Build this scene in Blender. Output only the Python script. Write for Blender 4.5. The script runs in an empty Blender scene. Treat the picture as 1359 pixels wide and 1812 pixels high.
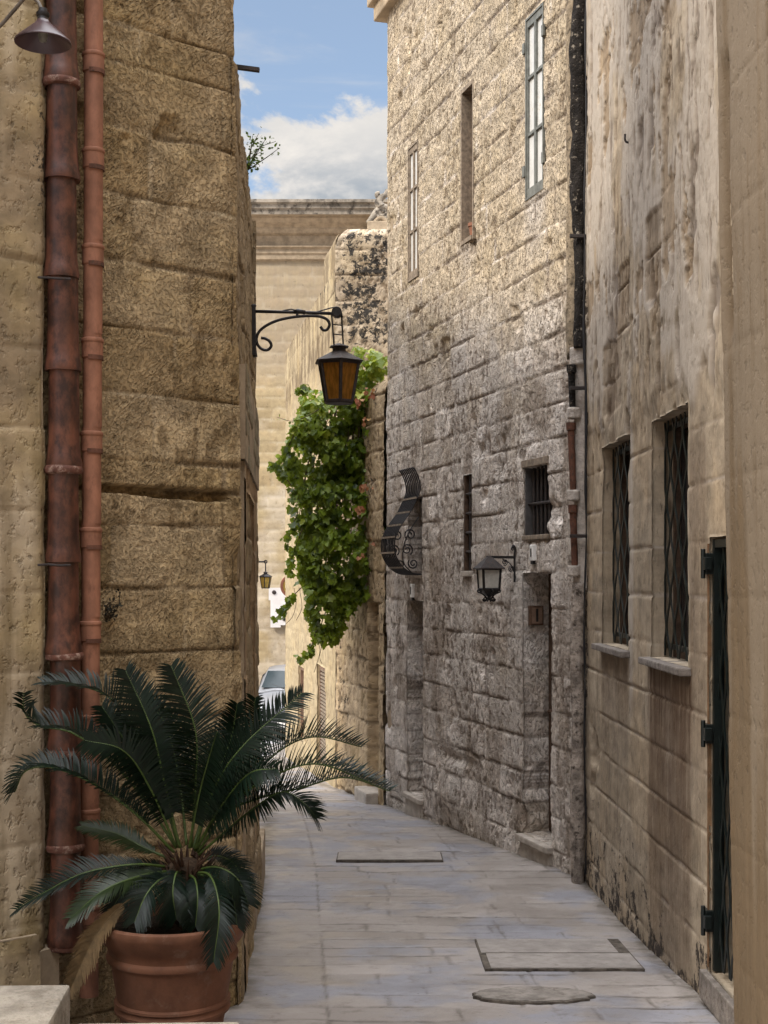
import bpy, bmesh, math, random
import numpy as np
from mathutils import Vector, Matrix, Quaternion

random.seed(7)
RNG = np.random.default_rng(11)
C = bpy.context.scene.collection
E = 2.0            # eye height over the paving at Y = 6 m
F = 2400.0         # focal length in photo pixels, used only to turn measurements of the photo into metres
CX, HY = 679.5, 1020.0
PI = math.pi


def P(px, py, Y):
    return Vector(((px - CX) / F * Y, Y, E - (py - HY) / F * Y))


_HY = [(-30, 0.9), (0, 1.55), (4, 1.86), (6.05, 1.996), (7.56, 2.11), (8.55, 2.18), (9.83, 2.235), (10.44, 2.25), (11.53, 2.30), (12.19, 2.34),
       (13.3, 2.412), (15, 2.528), (17, 2.664), (23.3, 3.10), (30, 3.53), (45, 3.9), (400, 4.2)]


def gz(Y):
    return E - np.interp(Y, [a for a, b in _HY], [b for a, b in _HY])


# ------------------------------------------------------------------ noise
def _h(i, j, s):
    v = np.sin(i * 127.1 + j * 311.7 + s * 74.7) * 43758.5453
    return v - np.floor(v)


def vn(x, y, s=0):
    x = np.asarray(x, float); y = np.asarray(y, float)
    i = np.floor(x); j = np.floor(y); f = x - i; g = y - j
    f = f * f * (3 - 2 * f); g = g * g * (3 - 2 * g)
    a = _h(i, j, s); b = _h(i + 1, j, s); c = _h(i, j + 1, s); d = _h(i + 1, j + 1, s)
    return (a * (1 - f) + b * f) * (1 - g) + (c * (1 - f) + d * f) * g


def fbm(x, y, s=0, o=4, r=.5):
    t = 0; a = 1; n = 0
    for k in range(o):
        t = t + a * vn(x * 2 ** k, y * 2 ** k, s + k * 13); n += a; a *= r
    return t / n


def sst(a, b, x):
    t = np.clip((x - a) / (b - a), 0, 1)
    return t * t * (3 - 2 * t)


# ------------------------------------------------------------------ objects
WLOC = {}


def tag(o, label=None, cat=None, group=None, kind=None):
    if label: o['label'] = label
    if cat: o['category'] = cat
    if group: o['group'] = group
    if kind: o['kind'] = kind
    return o


def thing(name, label, cat, loc=(0, 0, 0), group=None):
    o = bpy.data.objects.new(name, None); C.objects.link(o)
    o.location = loc; o.empty_display_size = .1
    WLOC[o.name] = Vector(loc)
    return tag(o, label, cat, group)


def link(name, me, mat, parent=None, smooth=False):
    o = bpy.data.objects.new(name, me); C.objects.link(o)
    if mat is not None: me.materials.append(mat)
    if smooth: me.polygons.foreach_set('use_smooth', [True] * len(me.polygons))
    if parent is not None:
        o.parent = parent
        o.location = -WLOC.get(parent.name, Vector((0, 0, 0)))
    WLOC[o.name] = Vector((0, 0, 0))
    return o


def centre(o):
    """move a top-level single mesh's origin to the middle of its base"""
    me = o.data
    n = len(me.vertices); co = np.empty(n * 3); me.vertices.foreach_get('co', co); co = co.reshape(-1, 3)
    c = np.array([(co[:, 0].min() + co[:, 0].max()) / 2, (co[:, 1].min() + co[:, 1].max()) / 2, co[:, 2].min()])
    me.vertices.foreach_set('co', (co - c).ravel()); o.location = c; WLOC[o.name] = Vector(c)
    return o


class MB:
    def __init__(s):
        s.v = []; s.f = []

    def add(s, vs, fs):
        b = len(s.v); s.v.extend([tuple(v) for v in vs]); s.f.extend([tuple(i + b for i in f) for f in fs]); return s

    def box(s, x0, x1, y0, y1, z0, z1, m=None):
        vs = [Vector((x, y, z)) for z in (z0, z1) for y in (y0, y1) for x in (x0, x1)]
        if m is not None: vs = [m @ v for v in vs]
        return s.add(vs, [(0, 2, 3, 1), (4, 5, 7, 6), (0, 1, 5, 4), (2, 6, 7, 3), (0, 4, 6, 2), (1, 3, 7, 5)])

    def tube(s, pts, r, n=8, cap=True, sect=None, up=None):
        """sweep a circle (or the 2-D section sect) along pts; r a number or one per point"""
        pts = [Vector(p) for p in pts]; k = len(pts)
        rr = [r] * k if not hasattr(r, '__len__') else r
        ref = Vector(up) if up is not None else None
        vs = []
        prev = None
        for i, p in enumerate(pts):
            d = (pts[min(i + 1, k - 1)] - pts[max(i - 1, 0)])
            if d.length < 1e-9: d = Vector((0, 0, 1))
            d.normalize()
            if ref is not None: a = ref - d * ref.dot(d)
            elif prev is None:
                a = Vector((0, 0, 1)) if abs(d.z) < .9 else Vector((1, 0, 0)); a = a - d * a.dot(d)
            else: a = prev - d * prev.dot(d)
            if a.length < 1e-6: a = d.orthogonal()
            a.normalize(); b = d.cross(a); prev = a
            if sect:
                for (x, y) in sect: vs.append(p + a * x + b * y)
            else:
                for j in range(n):
                    t = 2 * PI * j / n; vs.append(p + (a * math.cos(t) + b * math.sin(t)) * rr[i])
        m = len(sect) if sect else n
        fs = [(i * m + j, i * m + (j + 1) % m, (i + 1) * m + (j + 1) % m, (i + 1) * m + j) for i in range(k - 1) for j in range(m)]
        if cap: fs += [tuple(range(m))[::-1], tuple((k - 1) * m + j for j in range(m))]
        return s.add(vs, fs)

    def lathe(s, c, prof, n=32, a0=0, a1=2 * PI, lean=(0, 0)):
        full = abs(a1 - a0) > 6.28
        m = n if full else n + 1; vs = []
        for (r, z) in prof:
            for j in range(m):
                t = a0 + (a1 - a0) * j / n; vs.append((c[0] + r * math.cos(t) + lean[0] * z, c[1] + r * math.sin(t) + lean[1] * z, c[2] + z))
        fs = []
        for i in range(len(prof) - 1):
            for j in range(n):
                j2 = (j + 1) % m
                fs.append((i * m + j, i * m + j2, (i + 1) * m + j2, (i + 1) * m + j))
        return s.add(vs, fs)

    def prism(s, poly, z0, z1):
        k = len(poly)
        A = sum(poly[i][0] * poly[(i + 1) % k][1] - poly[(i + 1) % k][0] * poly[i][1] for i in range(k))
        if A < 0: poly = poly[::-1]
        vs = [(x, y, z0) for x, y in poly] + [(x, y, z1) for x, y in poly]
        return s.add(vs, [tuple(range(k))[::-1], tuple(range(k, 2 * k))] + [(i, (i + 1) % k, k + (i + 1) % k, k + i) for i in range(k)])

    def build(s, name, mat, parent=None, smooth=False, bevel=0, seg=2):
        me = bpy.data.meshes.new(name)
        if bevel:
            me.from_pydata(s.v, [], s.f)
            bm = bmesh.new(); bm.from_mesh(me)
            bmesh.ops.recalc_face_normals(bm, faces=bm.faces)
            es = [e for e in bm.edges if len(e.link_faces) == 2 and e.calc_face_angle(0) > .5]
            bmesh.ops.bevel(bm, geom=es, offset=bevel, segments=seg, affect='EDGES', profile=.6, clamp_overlap=True)
            bm.to_mesh(me); bm.free()
        else:
            me.from_pydata(s.v, [], s.f)
        o = link(name, me, mat, parent, smooth)
        if smooth and bevel == 0 and smooth == 'auto': auto(me)
        return o


def auto(me, ang=.7):
    bm = bmesh.new(); bm.from_mesh(me)
    for e in bm.edges:
        e.smooth = not (len(e.link_faces) == 2 and e.calc_face_angle(0) > ang)
    bm.to_mesh(me); bm.free()


def spiral(c, r0, r1, a0, a1, ax, ay, n=28):
    c = Vector(c); ax = Vector(ax); ay = Vector(ay)
    out = []
    for i in range(n + 1):
        t = i / n; a = a0 + (a1 - a0) * t; r = r0 + (r1 - r0) * t
        out.append(c + ax * (r * math.cos(a)) + ay * (r * math.sin(a)))
    return out


def bez(p, n=16):
    """smooth curve through control polygon p (Catmull-Rom)"""
    p = [Vector(q) for q in p]; out = []
    q = [p[0] * 2 - p[1]] + p + [p[-1] * 2 - p[-2]]
    for i in range(1, len(q) - 2):
        for k in range(n):
            t = k / n; a, b, c, d = q[i - 1], q[i], q[i + 1], q[i + 2]
            out.append(.5 * ((2 * b) + (c - a) * t + (2 * a - 5 * b + 4 * c - d) * t * t + (3 * b - a - 3 * c + d) * t ** 3))
    out.append(p[-1])
    return out


def np_mesh(name, V, Q, attrs=None, uv=None):
    me = bpy.data.meshes.new(name)
    me.vertices.add(len(V)); me.vertices.foreach_set('co', np.asarray(V, np.float32).ravel())
    nq = len(Q); k = Q.shape[1]
    me.loops.add(nq * k); me.loops.foreach_set('vertex_index', Q.astype(np.int32).ravel())
    me.polygons.add(nq); me.polygons.foreach_set('loop_start', np.arange(nq, dtype=np.int32) * k)
    me.update(calc_edges=True)
    if attrs:
        for n, a in attrs.items():
            at = me.attributes.new(n, 'FLOAT', 'POINT'); at.data.foreach_set('value', np.asarray(a, np.float32))
    if uv is not None:
        l = me.uv_layers.new(name='wall_uv'); l.data.foreach_set('uv', np.asarray(uv, np.float32)[Q.ravel()].ravel())
    me.validate()
    return me


# ------------------------------------------------------------------ materials
class NT:
    def __init__(s, name):
        s.m = bpy.data.materials.new(name); s.m.use_nodes = True
        s.t = s.m.node_tree; s.t.nodes.clear()
        s.out = s.t.nodes.new('ShaderNodeOutputMaterial')

    def n(s, typ, props=None, **inp):
        nd = s.t.nodes.new('ShaderNode' + typ)
        for k, v in (props or {}).items(): setattr(nd, k, v)
        for k, v in inp.items():
            key = int(k[1:]) if k[0] == 'i' and k[1:].isdigit() else k.replace('_', ' ')
            sk = nd.inputs[key]
            if isinstance(v, bpy.types.NodeSocket): s.t.links.new(v, sk)
            else: sk.default_value = v
        return nd

    def math(s, op, a, b=0.0, clamp=False):
        return s.n('Math', {'operation': op, 'use_clamp': clamp}, i0=a, i1=b).outputs[0]

    def ramp(s, x, a, b, lo=0.0, hi=1.0):
        return s.n('MapRange', {'clamp': True, 'interpolation_type': 'SMOOTHSTEP'}, i0=x, i1=a, i2=b, i3=lo, i4=hi).outputs[0]

    def mix(s, f, a, b, mode='MIX'):
        nd = s.t.nodes.new('ShaderNodeMix'); nd.data_type = 'RGBA'; nd.blend_type = mode
        for k, v in ((0, f), (6, a), (7, b)):
            if isinstance(v, bpy.types.NodeSocket): s.t.links.new(v, nd.inputs[k])
            elif k == 0: nd.inputs[0].default_value = v
            else: nd.inputs[k].default_value = (*v, 1) if len(v) == 3 else v
        return nd.outputs[2]

    def noise(s, vec, scale, detail=5, rough=.55, dist=0.0):
        return s.n('TexNoise', None, Vector=vec, Scale=scale, Detail=detail, Roughness=rough, Distortion=dist).outputs['Fac']

    def mapv(s, vec, scale=(1, 1, 1), rot=(0, 0, 0), loc=(0, 0, 0)):
        return s.n('Mapping', None, Vector=vec, Scale=scale, Rotation=rot, Location=loc).outputs[0]

    def obj(s): return s.n('TexCoord').outputs['Object']
    def uv(s): return s.n('UVMap', {'uv_map': 'wall_uv'}).outputs[0]
    def attr(s, n): return s.n('Attribute', {'attribute_name': n}).outputs['Fac']

    def bump(s, h, dist, strength=1.0, normal=None):
        kw = dict(Height=h, Distance=dist, Strength=strength)
        if normal is not None: kw['Normal'] = normal
        return s.n('Bump', None, **kw).outputs[0]

    def done(s, col, rough=.9, normal=None, spec=.3, metal=0.0, **kw):
        b = s.n('BsdfPrincipled', None, Roughness=rough, Metallic=metal)
        b.inputs['Specular IOR Level'].default_value = spec
        if isinstance(col, bpy.types.NodeSocket): s.t.links.new(col, b.inputs['Base Color'])
        else: b.inputs['Base Color'].default_value = (*col, 1)
        if normal is not None: s.t.links.new(normal, b.inputs['Normal'])
        for k, v in kw.items():
            sk = b.inputs[k.replace('_', ' ')]
            if isinstance(v, bpy.types.NodeSocket): s.t.links.new(v, sk)
            else: sk.default_value = v
        s.t.links.new(b.outputs[0], s.out.inputs[0])
        return s.m


def stone(name, c1, c2, mortar, stain=(.09, .055, .03), pale=(.6, .55, .5), black=(.02, .018, .016), speck=.5, speck_scale=55, streak=.35,
          pit=.012, grain=.004, chisel=None, hue=(.42, .30, .13), huef=.3, rough=.92, sp0=.60, sp1=.70, mot=(7, 7, 1), sel=.62, mk=(.68, 1.3), cmix=.3, bump2=.008, bns=3.2):
    """weathered limestone; attributes from the wall mesh: blk (block random), joint, stain, pale, black"""
    t = NT(name); uv = t.uv()
    blk = t.attr('blk'); jt = t.attr('joint'); st = t.attr('stain'); pl = t.attr('pale'); bk = t.attr('black')
    n_big = t.noise(uv, 1.3, 4, .6)
    n_mid = t.noise(t.mapv(uv, mot), 1.0, 6, .65)
    n_fine = t.noise(uv, 45, 6, .7)
    col = t.mix(blk, c1, c2)
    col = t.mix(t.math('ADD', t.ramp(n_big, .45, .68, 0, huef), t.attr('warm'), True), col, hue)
    # mottling
    k = t.ramp(n_mid, .25, .75, mk[0], mk[1])
    kk = t.n('CombineColor', None, Red=k, Green=k, Blue=k).outputs[0]
    col = t.mix(1.0, col, kk, 'MULTIPLY')
    # mortar
    col = t.mix(t.math('MULTIPLY', jt, t.ramp(t.noise(uv, 3, 4), .42, .6, .15, .8)), col, mortar)
    # pale worn render
    pf = t.math('MULTIPLY', pl, t.ramp(n_mid, .25, .5), True)
    col = t.mix(pf, col, pale)
    # streaks running down
    sv = t.noise(t.mapv(uv, (16, .9, 1)), 1.0, 5, .65)
    col = t.mix(t.ramp(sv, .52, .75, 0, streak), col, stain)
    sv2 = t.noise(t.mapv(uv, (22, 1.3, 1), loc=(3.3, 7.1, 0)), 1.0, 5, .7)
    stm = t.math('MULTIPLY', st, t.ramp(sv2, .25, .6, .45, 1.0), True)
    col = t.mix(stm, col, stain)
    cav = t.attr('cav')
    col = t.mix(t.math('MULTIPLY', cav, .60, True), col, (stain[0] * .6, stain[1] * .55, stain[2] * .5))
    # pits and dark lichen specks
    sp = t.noise(t.mapv(uv, (1, sel, 1)), speck_scale, 3, .62, .15)
    spm = t.math('MULTIPLY', t.ramp(sp, sp0, sp1), t.ramp(t.noise(uv, 2.2, 4, .6), .36, .62, .15, 1.0))
    col = t.mix(t.math('MULTIPLY', spm, speck), col, black)
    bl = t.noise(uv, 9, 9, .78, .3)
    bm_ = t.math('ADD', bk, t.math('MULTIPLY', t.math('SUBTRACT', bl, .5), bns))
    col = t.mix(t.math('MULTIPLY', t.ramp(bm_, .42, .62), t.ramp(bk, .02, .2)), col, black)
    h = t.math('ADD', t.math('MULTIPLY', t.ramp(sp, sp0 - .1, sp1 + .04), -1.0), t.math('MULTIPLY', n_mid, .6))
    nor = t.bump(h, pit)
    h2 = n_fine
    if chisel:
        # tool strokes at a slant, another direction for some blocks
        a = t.noise(t.mapv(t.mapv(uv, rot=(0, 0, chisel)), (95, 30, 1)), 1.0, 1.5, .5, .0)
        b = t.noise(t.mapv(t.mapv(uv, rot=(0, 0, chisel - 1.1)), (70, 38, 1)), 1.0, 3, .65, .0)
        sel = t.ramp(t.math('ADD', blk, t.math('MULTIPLY', t.math('SUBTRACT', n_big, .5), 2.0)), .4, .6)
        c = t.math('ADD', t.math('MULTIPLY', a, t.math('SUBTRACT', 1.0, sel)), t.math('MULTIPLY', b, sel))
        cm = t.ramp(t.noise(uv, 4.5, 4, .6), .40, .60)
        nor = t.bump(t.math('MULTIPLY', t.ramp(c, .34, .54), cm), bump2, 1.0, nor)
        col = t.mix(t.math('MULTIPLY', t.ramp(c, .405, .345, 0, cmix), cm), col, (c1[0] * .4, c1[1] * .36, c1[2] * .3))
    nor = t.bump(h2, grain, 1.0, nor)
    return t.done(col, rough, nor, .2)


def plain(name, col, rough=.6, spec=.4, metal=0, var=.25, scale=12, bump=0.0, second=None, sf=(.5, .7), vec=None, **kw):
    t = NT(name); v = t.obj()
    if vec: v = t.mapv(v, vec)
    n = t.noise(v, scale, 5, .65)
    k = t.ramp(n, .3, .7, 1 - var, 1 + var)
    c = t.mix(1.0, col, t.n('CombineColor', None, Red=k, Green=k, Blue=k).outputs[0], 'MULTIPLY')
    if second: c = t.mix(t.ramp(t.noise(v, scale * 1.7, 6, .7), sf[0], sf[1]), c, second)
    nor = t.bump(t.noise(v, scale * 5, 5, .6), bump) if bump else None
    return t.done(c, rough, nor, spec, metal, **kw)


# ------------------------------------------------------------------ stone wall builder
def wall(name, a, b, z0, z1, res, mat, side, parent=None, holes=(), rows=(.26, .32), blen=(.38, .62), seed=0, jw=.010, jd=.014,
         rough=.005, lump=.012, block=.006, pit=0.0, paint=None, dfun=None, wfun=None, warp=.010, jwarp=.02, zstart=None, jbreak=.6, u_off=0.0, vj=.7):
    a = np.array(a, float); b = np.array(b, float); L = np.hypot(*(b - a)); t = (b - a) / L
    n = np.array([-t[1], t[0]]) * side
    r = np.random.default_rng(seed + 100)

    def axis(lo, hi, cuts):
        x = np.linspace(lo, hi, max(2, int(round((hi - lo) / res)) + 1))
        for c in cuts:
            if lo < c < hi: x[np.argmin(abs(x - c))] = c
        return np.unique(x)
    us = axis(0, L, [h[k] for h in holes for k in ('u0', 'u1')])
    zs = axis(z0, z1, [h[k] for h in holes for k in ('z0', 'z1')])
    nu, nz = len(us), len(zs)
    U, Z = np.meshgrid(us, zs)                       # rows along z
    so = seed * 3.7
    wu = U + (fbm(U * 2.2 + so, Z * 2.2, seed, 4) - .5) * jwarp * 2.4
    wz = Z + (fbm(U * 2.0 + so + 9, Z * 2.6, seed + 5, 4) - .5) * jwarp * 2.4
    # courses
    if isinstance(rows, tuple):
        e = [z0 - .4]
        while e[-1] < z1 + .5: e.append(e[-1] + r.uniform(*rows))
    else: e = list(rows)
    e = np.array(e)
    ri = np.clip(np.searchsorted(e, wz) - 1, 0, len(e) - 2)
    dz = np.minimum(wz - e[ri], e[ri + 1] - wz)
    du = np.full(U.shape, 9.0); blk = np.zeros(U.shape)
    for k in range(len(e) - 1):
        m = ri == k
        js = [-r.uniform(0, blen[1])]
        while js[-1] < L + .6: js.append(js[-1] + r.uniform(*blen))
        js = np.array(js); rv = r.random(len(js))
        if m.any():
            w = wu[m]; i = np.clip(np.searchsorted(js, w) - 1, 0, len(js) - 2)
            du[m] = np.minimum(w - js[i], js[i + 1] - w); blk[m] = rv[i]
    jn = fbm(U * 5 + so, Z * 5, seed + 21, 3)
    wid = jw * (.6 + 1.5 * sst(.4, .7, jn))
    jh = 1 - sst(wid * .5, wid * 1.6, dz)
    jv = (1 - sst(wid * .4, wid * 1.4, du)) * vj
    joint = np.maximum(jh, jv); at_cav = None
    open_ = (1 - jbreak) + jbreak * sst(.36, .62, fbm(U * 2.6 + so, Z * 1.9, seed + 33, 4))
    edge = np.exp(-np.minimum(dz, du) / .014)
    d = -jd * joint * open_ - .004 * edge + (blk - .5) * 2 * block
    d = d + (fbm(U * 1.1 + so, Z * 1.1, seed + 1, 3) - .5) * 2 * lump + (fbm(U * 16 + so, Z * 16, seed + 2, 4, .6) - .5) * 2 * rough
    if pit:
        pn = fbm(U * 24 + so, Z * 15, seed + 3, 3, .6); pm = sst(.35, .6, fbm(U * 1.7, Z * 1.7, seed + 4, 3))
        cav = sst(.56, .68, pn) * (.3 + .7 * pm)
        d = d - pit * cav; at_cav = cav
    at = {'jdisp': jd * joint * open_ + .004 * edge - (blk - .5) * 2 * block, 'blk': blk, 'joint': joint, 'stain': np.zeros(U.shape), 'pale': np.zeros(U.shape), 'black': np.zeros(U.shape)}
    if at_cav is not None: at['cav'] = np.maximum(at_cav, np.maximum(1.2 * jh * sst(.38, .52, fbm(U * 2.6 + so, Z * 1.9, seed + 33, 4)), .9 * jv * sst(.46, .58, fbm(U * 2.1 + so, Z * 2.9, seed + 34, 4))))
    if paint: at.update({k: np.clip(v, 0, 1) for k, v in paint(U, Z).items()})
    if dfun: d = d + dfun(U, Z, at)
    at.pop('jdisp', None)
    du_, dz_ = (fbm(U * 4, Z * 4, seed + 8, 3) - .5) * 2 * warp, (fbm(U * 4 + 7, Z * 4, seed + 9, 3) - .5) * 2 * warp
    UU = U + du_; ZZ = Z + dz_
    if wfun: UU, d = wfun(UU, ZZ, d)
    X = a[0] + t[0] * UU + n[0] * d; Y = a[1] + t[1] * UU + n[1] * d
    V = np.stack([X, Y, ZZ], -1).reshape(-1, 3)
    idx = np.arange(nu * nz).reshape(nz, nu)
    keep = np.ones((nz - 1, nu - 1), bool)
    cu = (us[:-1] + us[1:]) / 2; cz = (zs[:-1] + zs[1:]) / 2
    for h in holes:
        keep &= ~(((cu > h['u0']) & (cu < h['u1']))[None, :] & ((cz > h['z0']) & (cz < h['z1']))[:, None])
    q = np.stack([idx[:-1, :-1], idx[:-1, 1:], idx[1:, 1:], idx[1:, :-1]], -1)[keep]
    if side > 0: q = q[:, ::-1]
    Vs = [V]; Qs = [q]; base = len(V)
    A = {k: [v.ravel()] for k, v in at.items()}; UVs = [np.stack([U + u_off, Z], -1).reshape(-1, 2)]
    for h in holes:
        D = h.get('d', .2); ks = max(2, int(D / .02)); rn = h.get('rn', .006)
        i0, i1 = np.searchsorted(us, h['u0'] - 1e-6), np.searchsorted(us, h['u1'] - 1e-6)
        j0, j1 = np.searchsorted(zs, h['z0'] - 1e-6), np.searchsorted(zs, h['z1'] - 1e-6)
        j0 = max(j0, 0); j1 = min(j1, nz - 1); i1 = min(i1, nu - 1)
        lines = [(idx[j0:j1 + 1, i0], 1, 'v'), (idx[j0:j1 + 1, i1], -1, 'v'), (idx[j0, i0:i1 + 1], -1, 'h'), (idx[j1, i0:i1 + 1], 1, 'h')]
        for ln, sg, kind in lines:
            p0 = V[ln]; m = len(ln)
            prev = ln
            for k in range(1, ks + 1):
                s = k / ks * D
                p = p0.copy()
                nn = (vn(p0[:, 2] * 14 + (p0[:, 0] + p0[:, 1]) * 14, np.full(m, k * .35), seed + 51) - .5) * 2 * rn
                p[:, 0] -= n[0] * s; p[:, 1] -= n[1] * s
                if kind == 'v': p[:, 0] += t[0] * nn; p[:, 1] += t[1] * nn
                else: p[:, 2] += nn
                Vs.append(p); cur = np.arange(base, base + m); base += m
                qq = np.stack([prev[:-1], cur[:-1], cur[1:], prev[1:]], -1)
                if sg * side < 0: qq = qq[:, ::-1]
                Qs.append(qq); prev = cur
                for nme in A:
                    src = at[nme].ravel()[ln]
                    A[nme].append(src * (h.get('pk', 0.0) if nme in ('black', 'stain') else 1.0))
                uvl = np.stack([U.ravel()[ln] + (s if kind == 'v' else 0), Z.ravel()[ln] + (s if kind == 'h' else 0)], -1); UVs.append(uvl)
    V = np.concatenate(Vs); Q = np.concatenate(Qs)
    me = np_mesh(name, V, Q, {k: np.concatenate(v) for k, v in A.items()}, np.concatenate(UVs))
    o = link(name, me, mat, parent, True)
    o_info = dict(a=a, t=t, n=n, L=L)
    return o, o_info


class Frame:
    """local frame of a wall: at(u, z, d) is a world point, d metres out of the wall face"""
    def __init__(s, a, b, side):
        s.a = Vector(a).to_2d(); b = Vector(b).to_2d(); s.L = (b - s.a).length; s.t = (b - s.a) / s.L
        s.n = Vector((-s.t.y, s.t.x)) * side

    def at(s, u, z, d=0.0):
        q = s.a + s.t * u + s.n * d
        return Vector((q.x, q.y, z))

    def uY(s, Y): return (Y - s.a.y) / s.t.y

    def mat(s):
        return Matrix(((s.t.x, s.n.x, 0, s.a.x), (s.t.y, s.n.y, 0, s.a.y), (0, 0, 1, 0), (0, 0, 0, 1)))     # columns: along, out, up

    def box(s, mb, u0, u1, z0, z1, d0, d1):
        return mb.box(u0, u1, d0, d1, z0, z1, s.mat())

# ------------------------------------------------------------------ materials used
S_ROUGH = stone('rough_limestone', (.50, .43, .365), (.78, .71, .645), (.72, .65, .58), stain=(.15, .10, .06), black=(.24, .20, .155), speck=.55, speck_scale=44,
                streak=.2, pit=.014, grain=.004, hue=(.47, .385, .27), huef=.3, sp0=.555, sp1=.615)
S_RENDER = stone('worn_render', (.275, .222, .158), (.385, .32, .24), (.40, .345, .29), stain=(.095, .055, .032), pale=(.41, .36, .305), black=(.045, .035, .028), speck=.45,
                 speck_scale=30, streak=.4, pit=.005, grain=.002, hue=(.37, .285, .19), huef=.35, sp0=.62, sp1=.70, sel=.3)
S_TOOLED = stone('tooled_limestone', (.335, .24, .125), (.47, .36, .22), (.52, .42, .28), stain=(.18, .12, .055), black=(.11, .08, .042), speck=.38, speck_scale=62,
                 streak=.15, pit=.009, grain=.004, chisel=.75, hue=(.46, .33, .145), huef=.4, sp0=.55, sp1=.61, sel=.8)
S_SIDE = stone('coarse_limestone', (.25, .187, .112), (.32, .245, .152), (.45, .37, .26), stain=(.12, .08, .04), speck=.5, speck_scale=40, streak=.35, pit=.012)
S_LEFT = stone('smooth_ochre_stone', (.24, .182, .115), (.30, .23, .147), (.32, .255, .17), stain=(.13, .09, .04), pale=(.55, .46, .34), speck=.45, speck_scale=30,
               streak=.45, pit=.006, grain=.002, hue=(.42, .32, .13), huef=.4)
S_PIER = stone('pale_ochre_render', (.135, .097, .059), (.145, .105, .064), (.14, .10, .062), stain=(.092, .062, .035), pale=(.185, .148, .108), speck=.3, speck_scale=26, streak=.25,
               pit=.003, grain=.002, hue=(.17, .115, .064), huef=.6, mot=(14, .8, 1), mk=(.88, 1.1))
S_CREAM = stone('cream_render', (.35, .28, .175), (.39, .318, .20), (.5, .4, .26), stain=(.12, .085, .05), black=(.03, .027, .024), speck=.25, speck_scale=20, streak=.45, pit=.004)
S_LICHEN = stone('black_lichen_stone', (.42, .34, .25), (.5, .42, .32), (.5, .43, .34), stain=(.2, .14, .08), black=(.040, .036, .032), speck=.9, speck_scale=22, streak=.3, pit=.01, bns=5.0)
S_GARDEN = stone('garden_wall_stone', (.36, .27, .165), (.47, .36, .23), (.30, .23, .15), stain=(.12, .085, .05), black=(.05, .04, .028), speck=.4, speck_scale=26, streak=.5, pit=.008)
S_FAR = stone('far_ashlar', (.31, .238, .135), (.42, .335, .20), (.50, .42, .29), stain=(.30, .25, .20), speck=.3, speck_scale=9, streak=.2, pit=.002, hue=(.46, .34, .19), huef=.5, mk=(.86, 1.14))
S_STEP = plain('doorstep_stone', (.38, .335, .285), .8, .3, var=.22, scale=9, bump=.004)
S_SILL = plain('grey_sill_stone', (.19, .165, .145), .85, .25, var=.35, scale=12, bump=.006, second=(.09, .07, .055), sf=(.52, .7))
S_CORNICE = plain('cornice_stone', (.35, .275, .19), .9, .2, var=.25, scale=5, bump=.006)
S_CORNICE_TOP = plain('weathered_cornice', (.27, .235, .19), .95, .2, var=.4, scale=3, bump=.006, second=(.07, .06, .05), sf=(.48, .66))
IRON = plain('black_iron', (.022, .020, .021), .5, .5, .3, .3, 40, .0008)
IRON_RUST = plain('worn_dark_iron', (.035, .029, .028), .62, .45, .3, .35, 30, .001, second=(.07, .04, .025))
GRILLE = plain('dark_green_paint', (.005, .010, .009), .33, .55, 0, .3, 30, .0006, second=(.014, .019, .017), sf=(.58, .7))
GATEP = plain('chipped_green_paint', (.003, .0065, .006), .4, .5, 0, .3, 25, .001, second=(.30, .31, .28), sf=(.715, .73))
WOOD = plain('old_grey_wood', (.22, .175, .13), .8, .25, 0, .35, 25, .002)
WOOD_D = plain('dark_brown_wood', (.075, .045, .028), .7, .3, 0, .35, 18, .002)
WOOD_B = plain('brown_shutter_wood', (.20, .125, .085), .7, .3, 0, .25, 10, .001)
INSIDE = plain('dark_interior', (.018, .016, .015), .8, .2, 0, .3, 6)
GLASS_D = plain('dark_window_glass', (.02, .022, .024), .08, .6, 0, .2, 5)
GREENF = plain('green_grey_frame', (.15, .155, .14), .55, .4, 0, .25, 20)
TERRA = plain('new_terracotta', (.27, .122, .074), .66, .3, 0, .28, 10, .0006, second=(.17, .074, .044), sf=(.50, .72), vec=(1, 1, .5))
TERRA_OLD = plain('old_glazed_clay', (.105, .038, .022), .40, .5, 0, .4, 8, .001, second=(.026, .010, .007), sf=(.38, .66), vec=(1.2, 1.2, .7))
TERRA_RING = plain('limey_clay_collar', (.11, .045, .03), .7, .3, 0, .3, 20, .001, second=(.27, .18, .14), sf=(.5, .64))
TERRA_POT = plain('pot_terracotta', (.135, .060, .034), .75, .25, 0, .25, 6, .0015, second=(.17, .105, .075), sf=(.54, .74))
TERRA_BRK = plain('broken_clay', (.12, .055, .036), .8, .2, 0, .3, 20, .003, second=(.06, .04, .03), sf=(.5, .65))
MORTAR_B = plain('blackened_mortar', (.022, .019, .017), .95, .15, 0, .5, 14, .02, second=(.27, .235, .19), sf=(.57, .66))
MORTAR_P = plain('pale_lime_mortar', (.46, .41, .36), .92, .2, 0, .25, 14, .012, second=(.16, .13, .10), sf=(.6, .7))
CABLE = plain('black_cable', (.012, .012, .014), .55, .4)
SOIL = plain('potting_soil', (.03, .022, .016), .95, .1, 0, .5, 40, .01)
WHITE = plain('white_enamel', (.80, .79, .76), .35, .5, 0, .05, 10)
MARBLE = plain('white_marble', (.66, .64, .63), .5, .4, 0, .08, 4)
BRASS = plain('rusty_brown_metal', (.12, .07, .045), .6, .4, .4, .4, 25, .001)
BLACKP = plain('black_plastic', (.012, .012, .012), .4, .4)
GREYP = plain('grey_stone_block', (.32, .285, .235), .9, .2, 0, .3, 8, .012, second=(.22, .19, .15), sf=(.5, .7))
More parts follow.
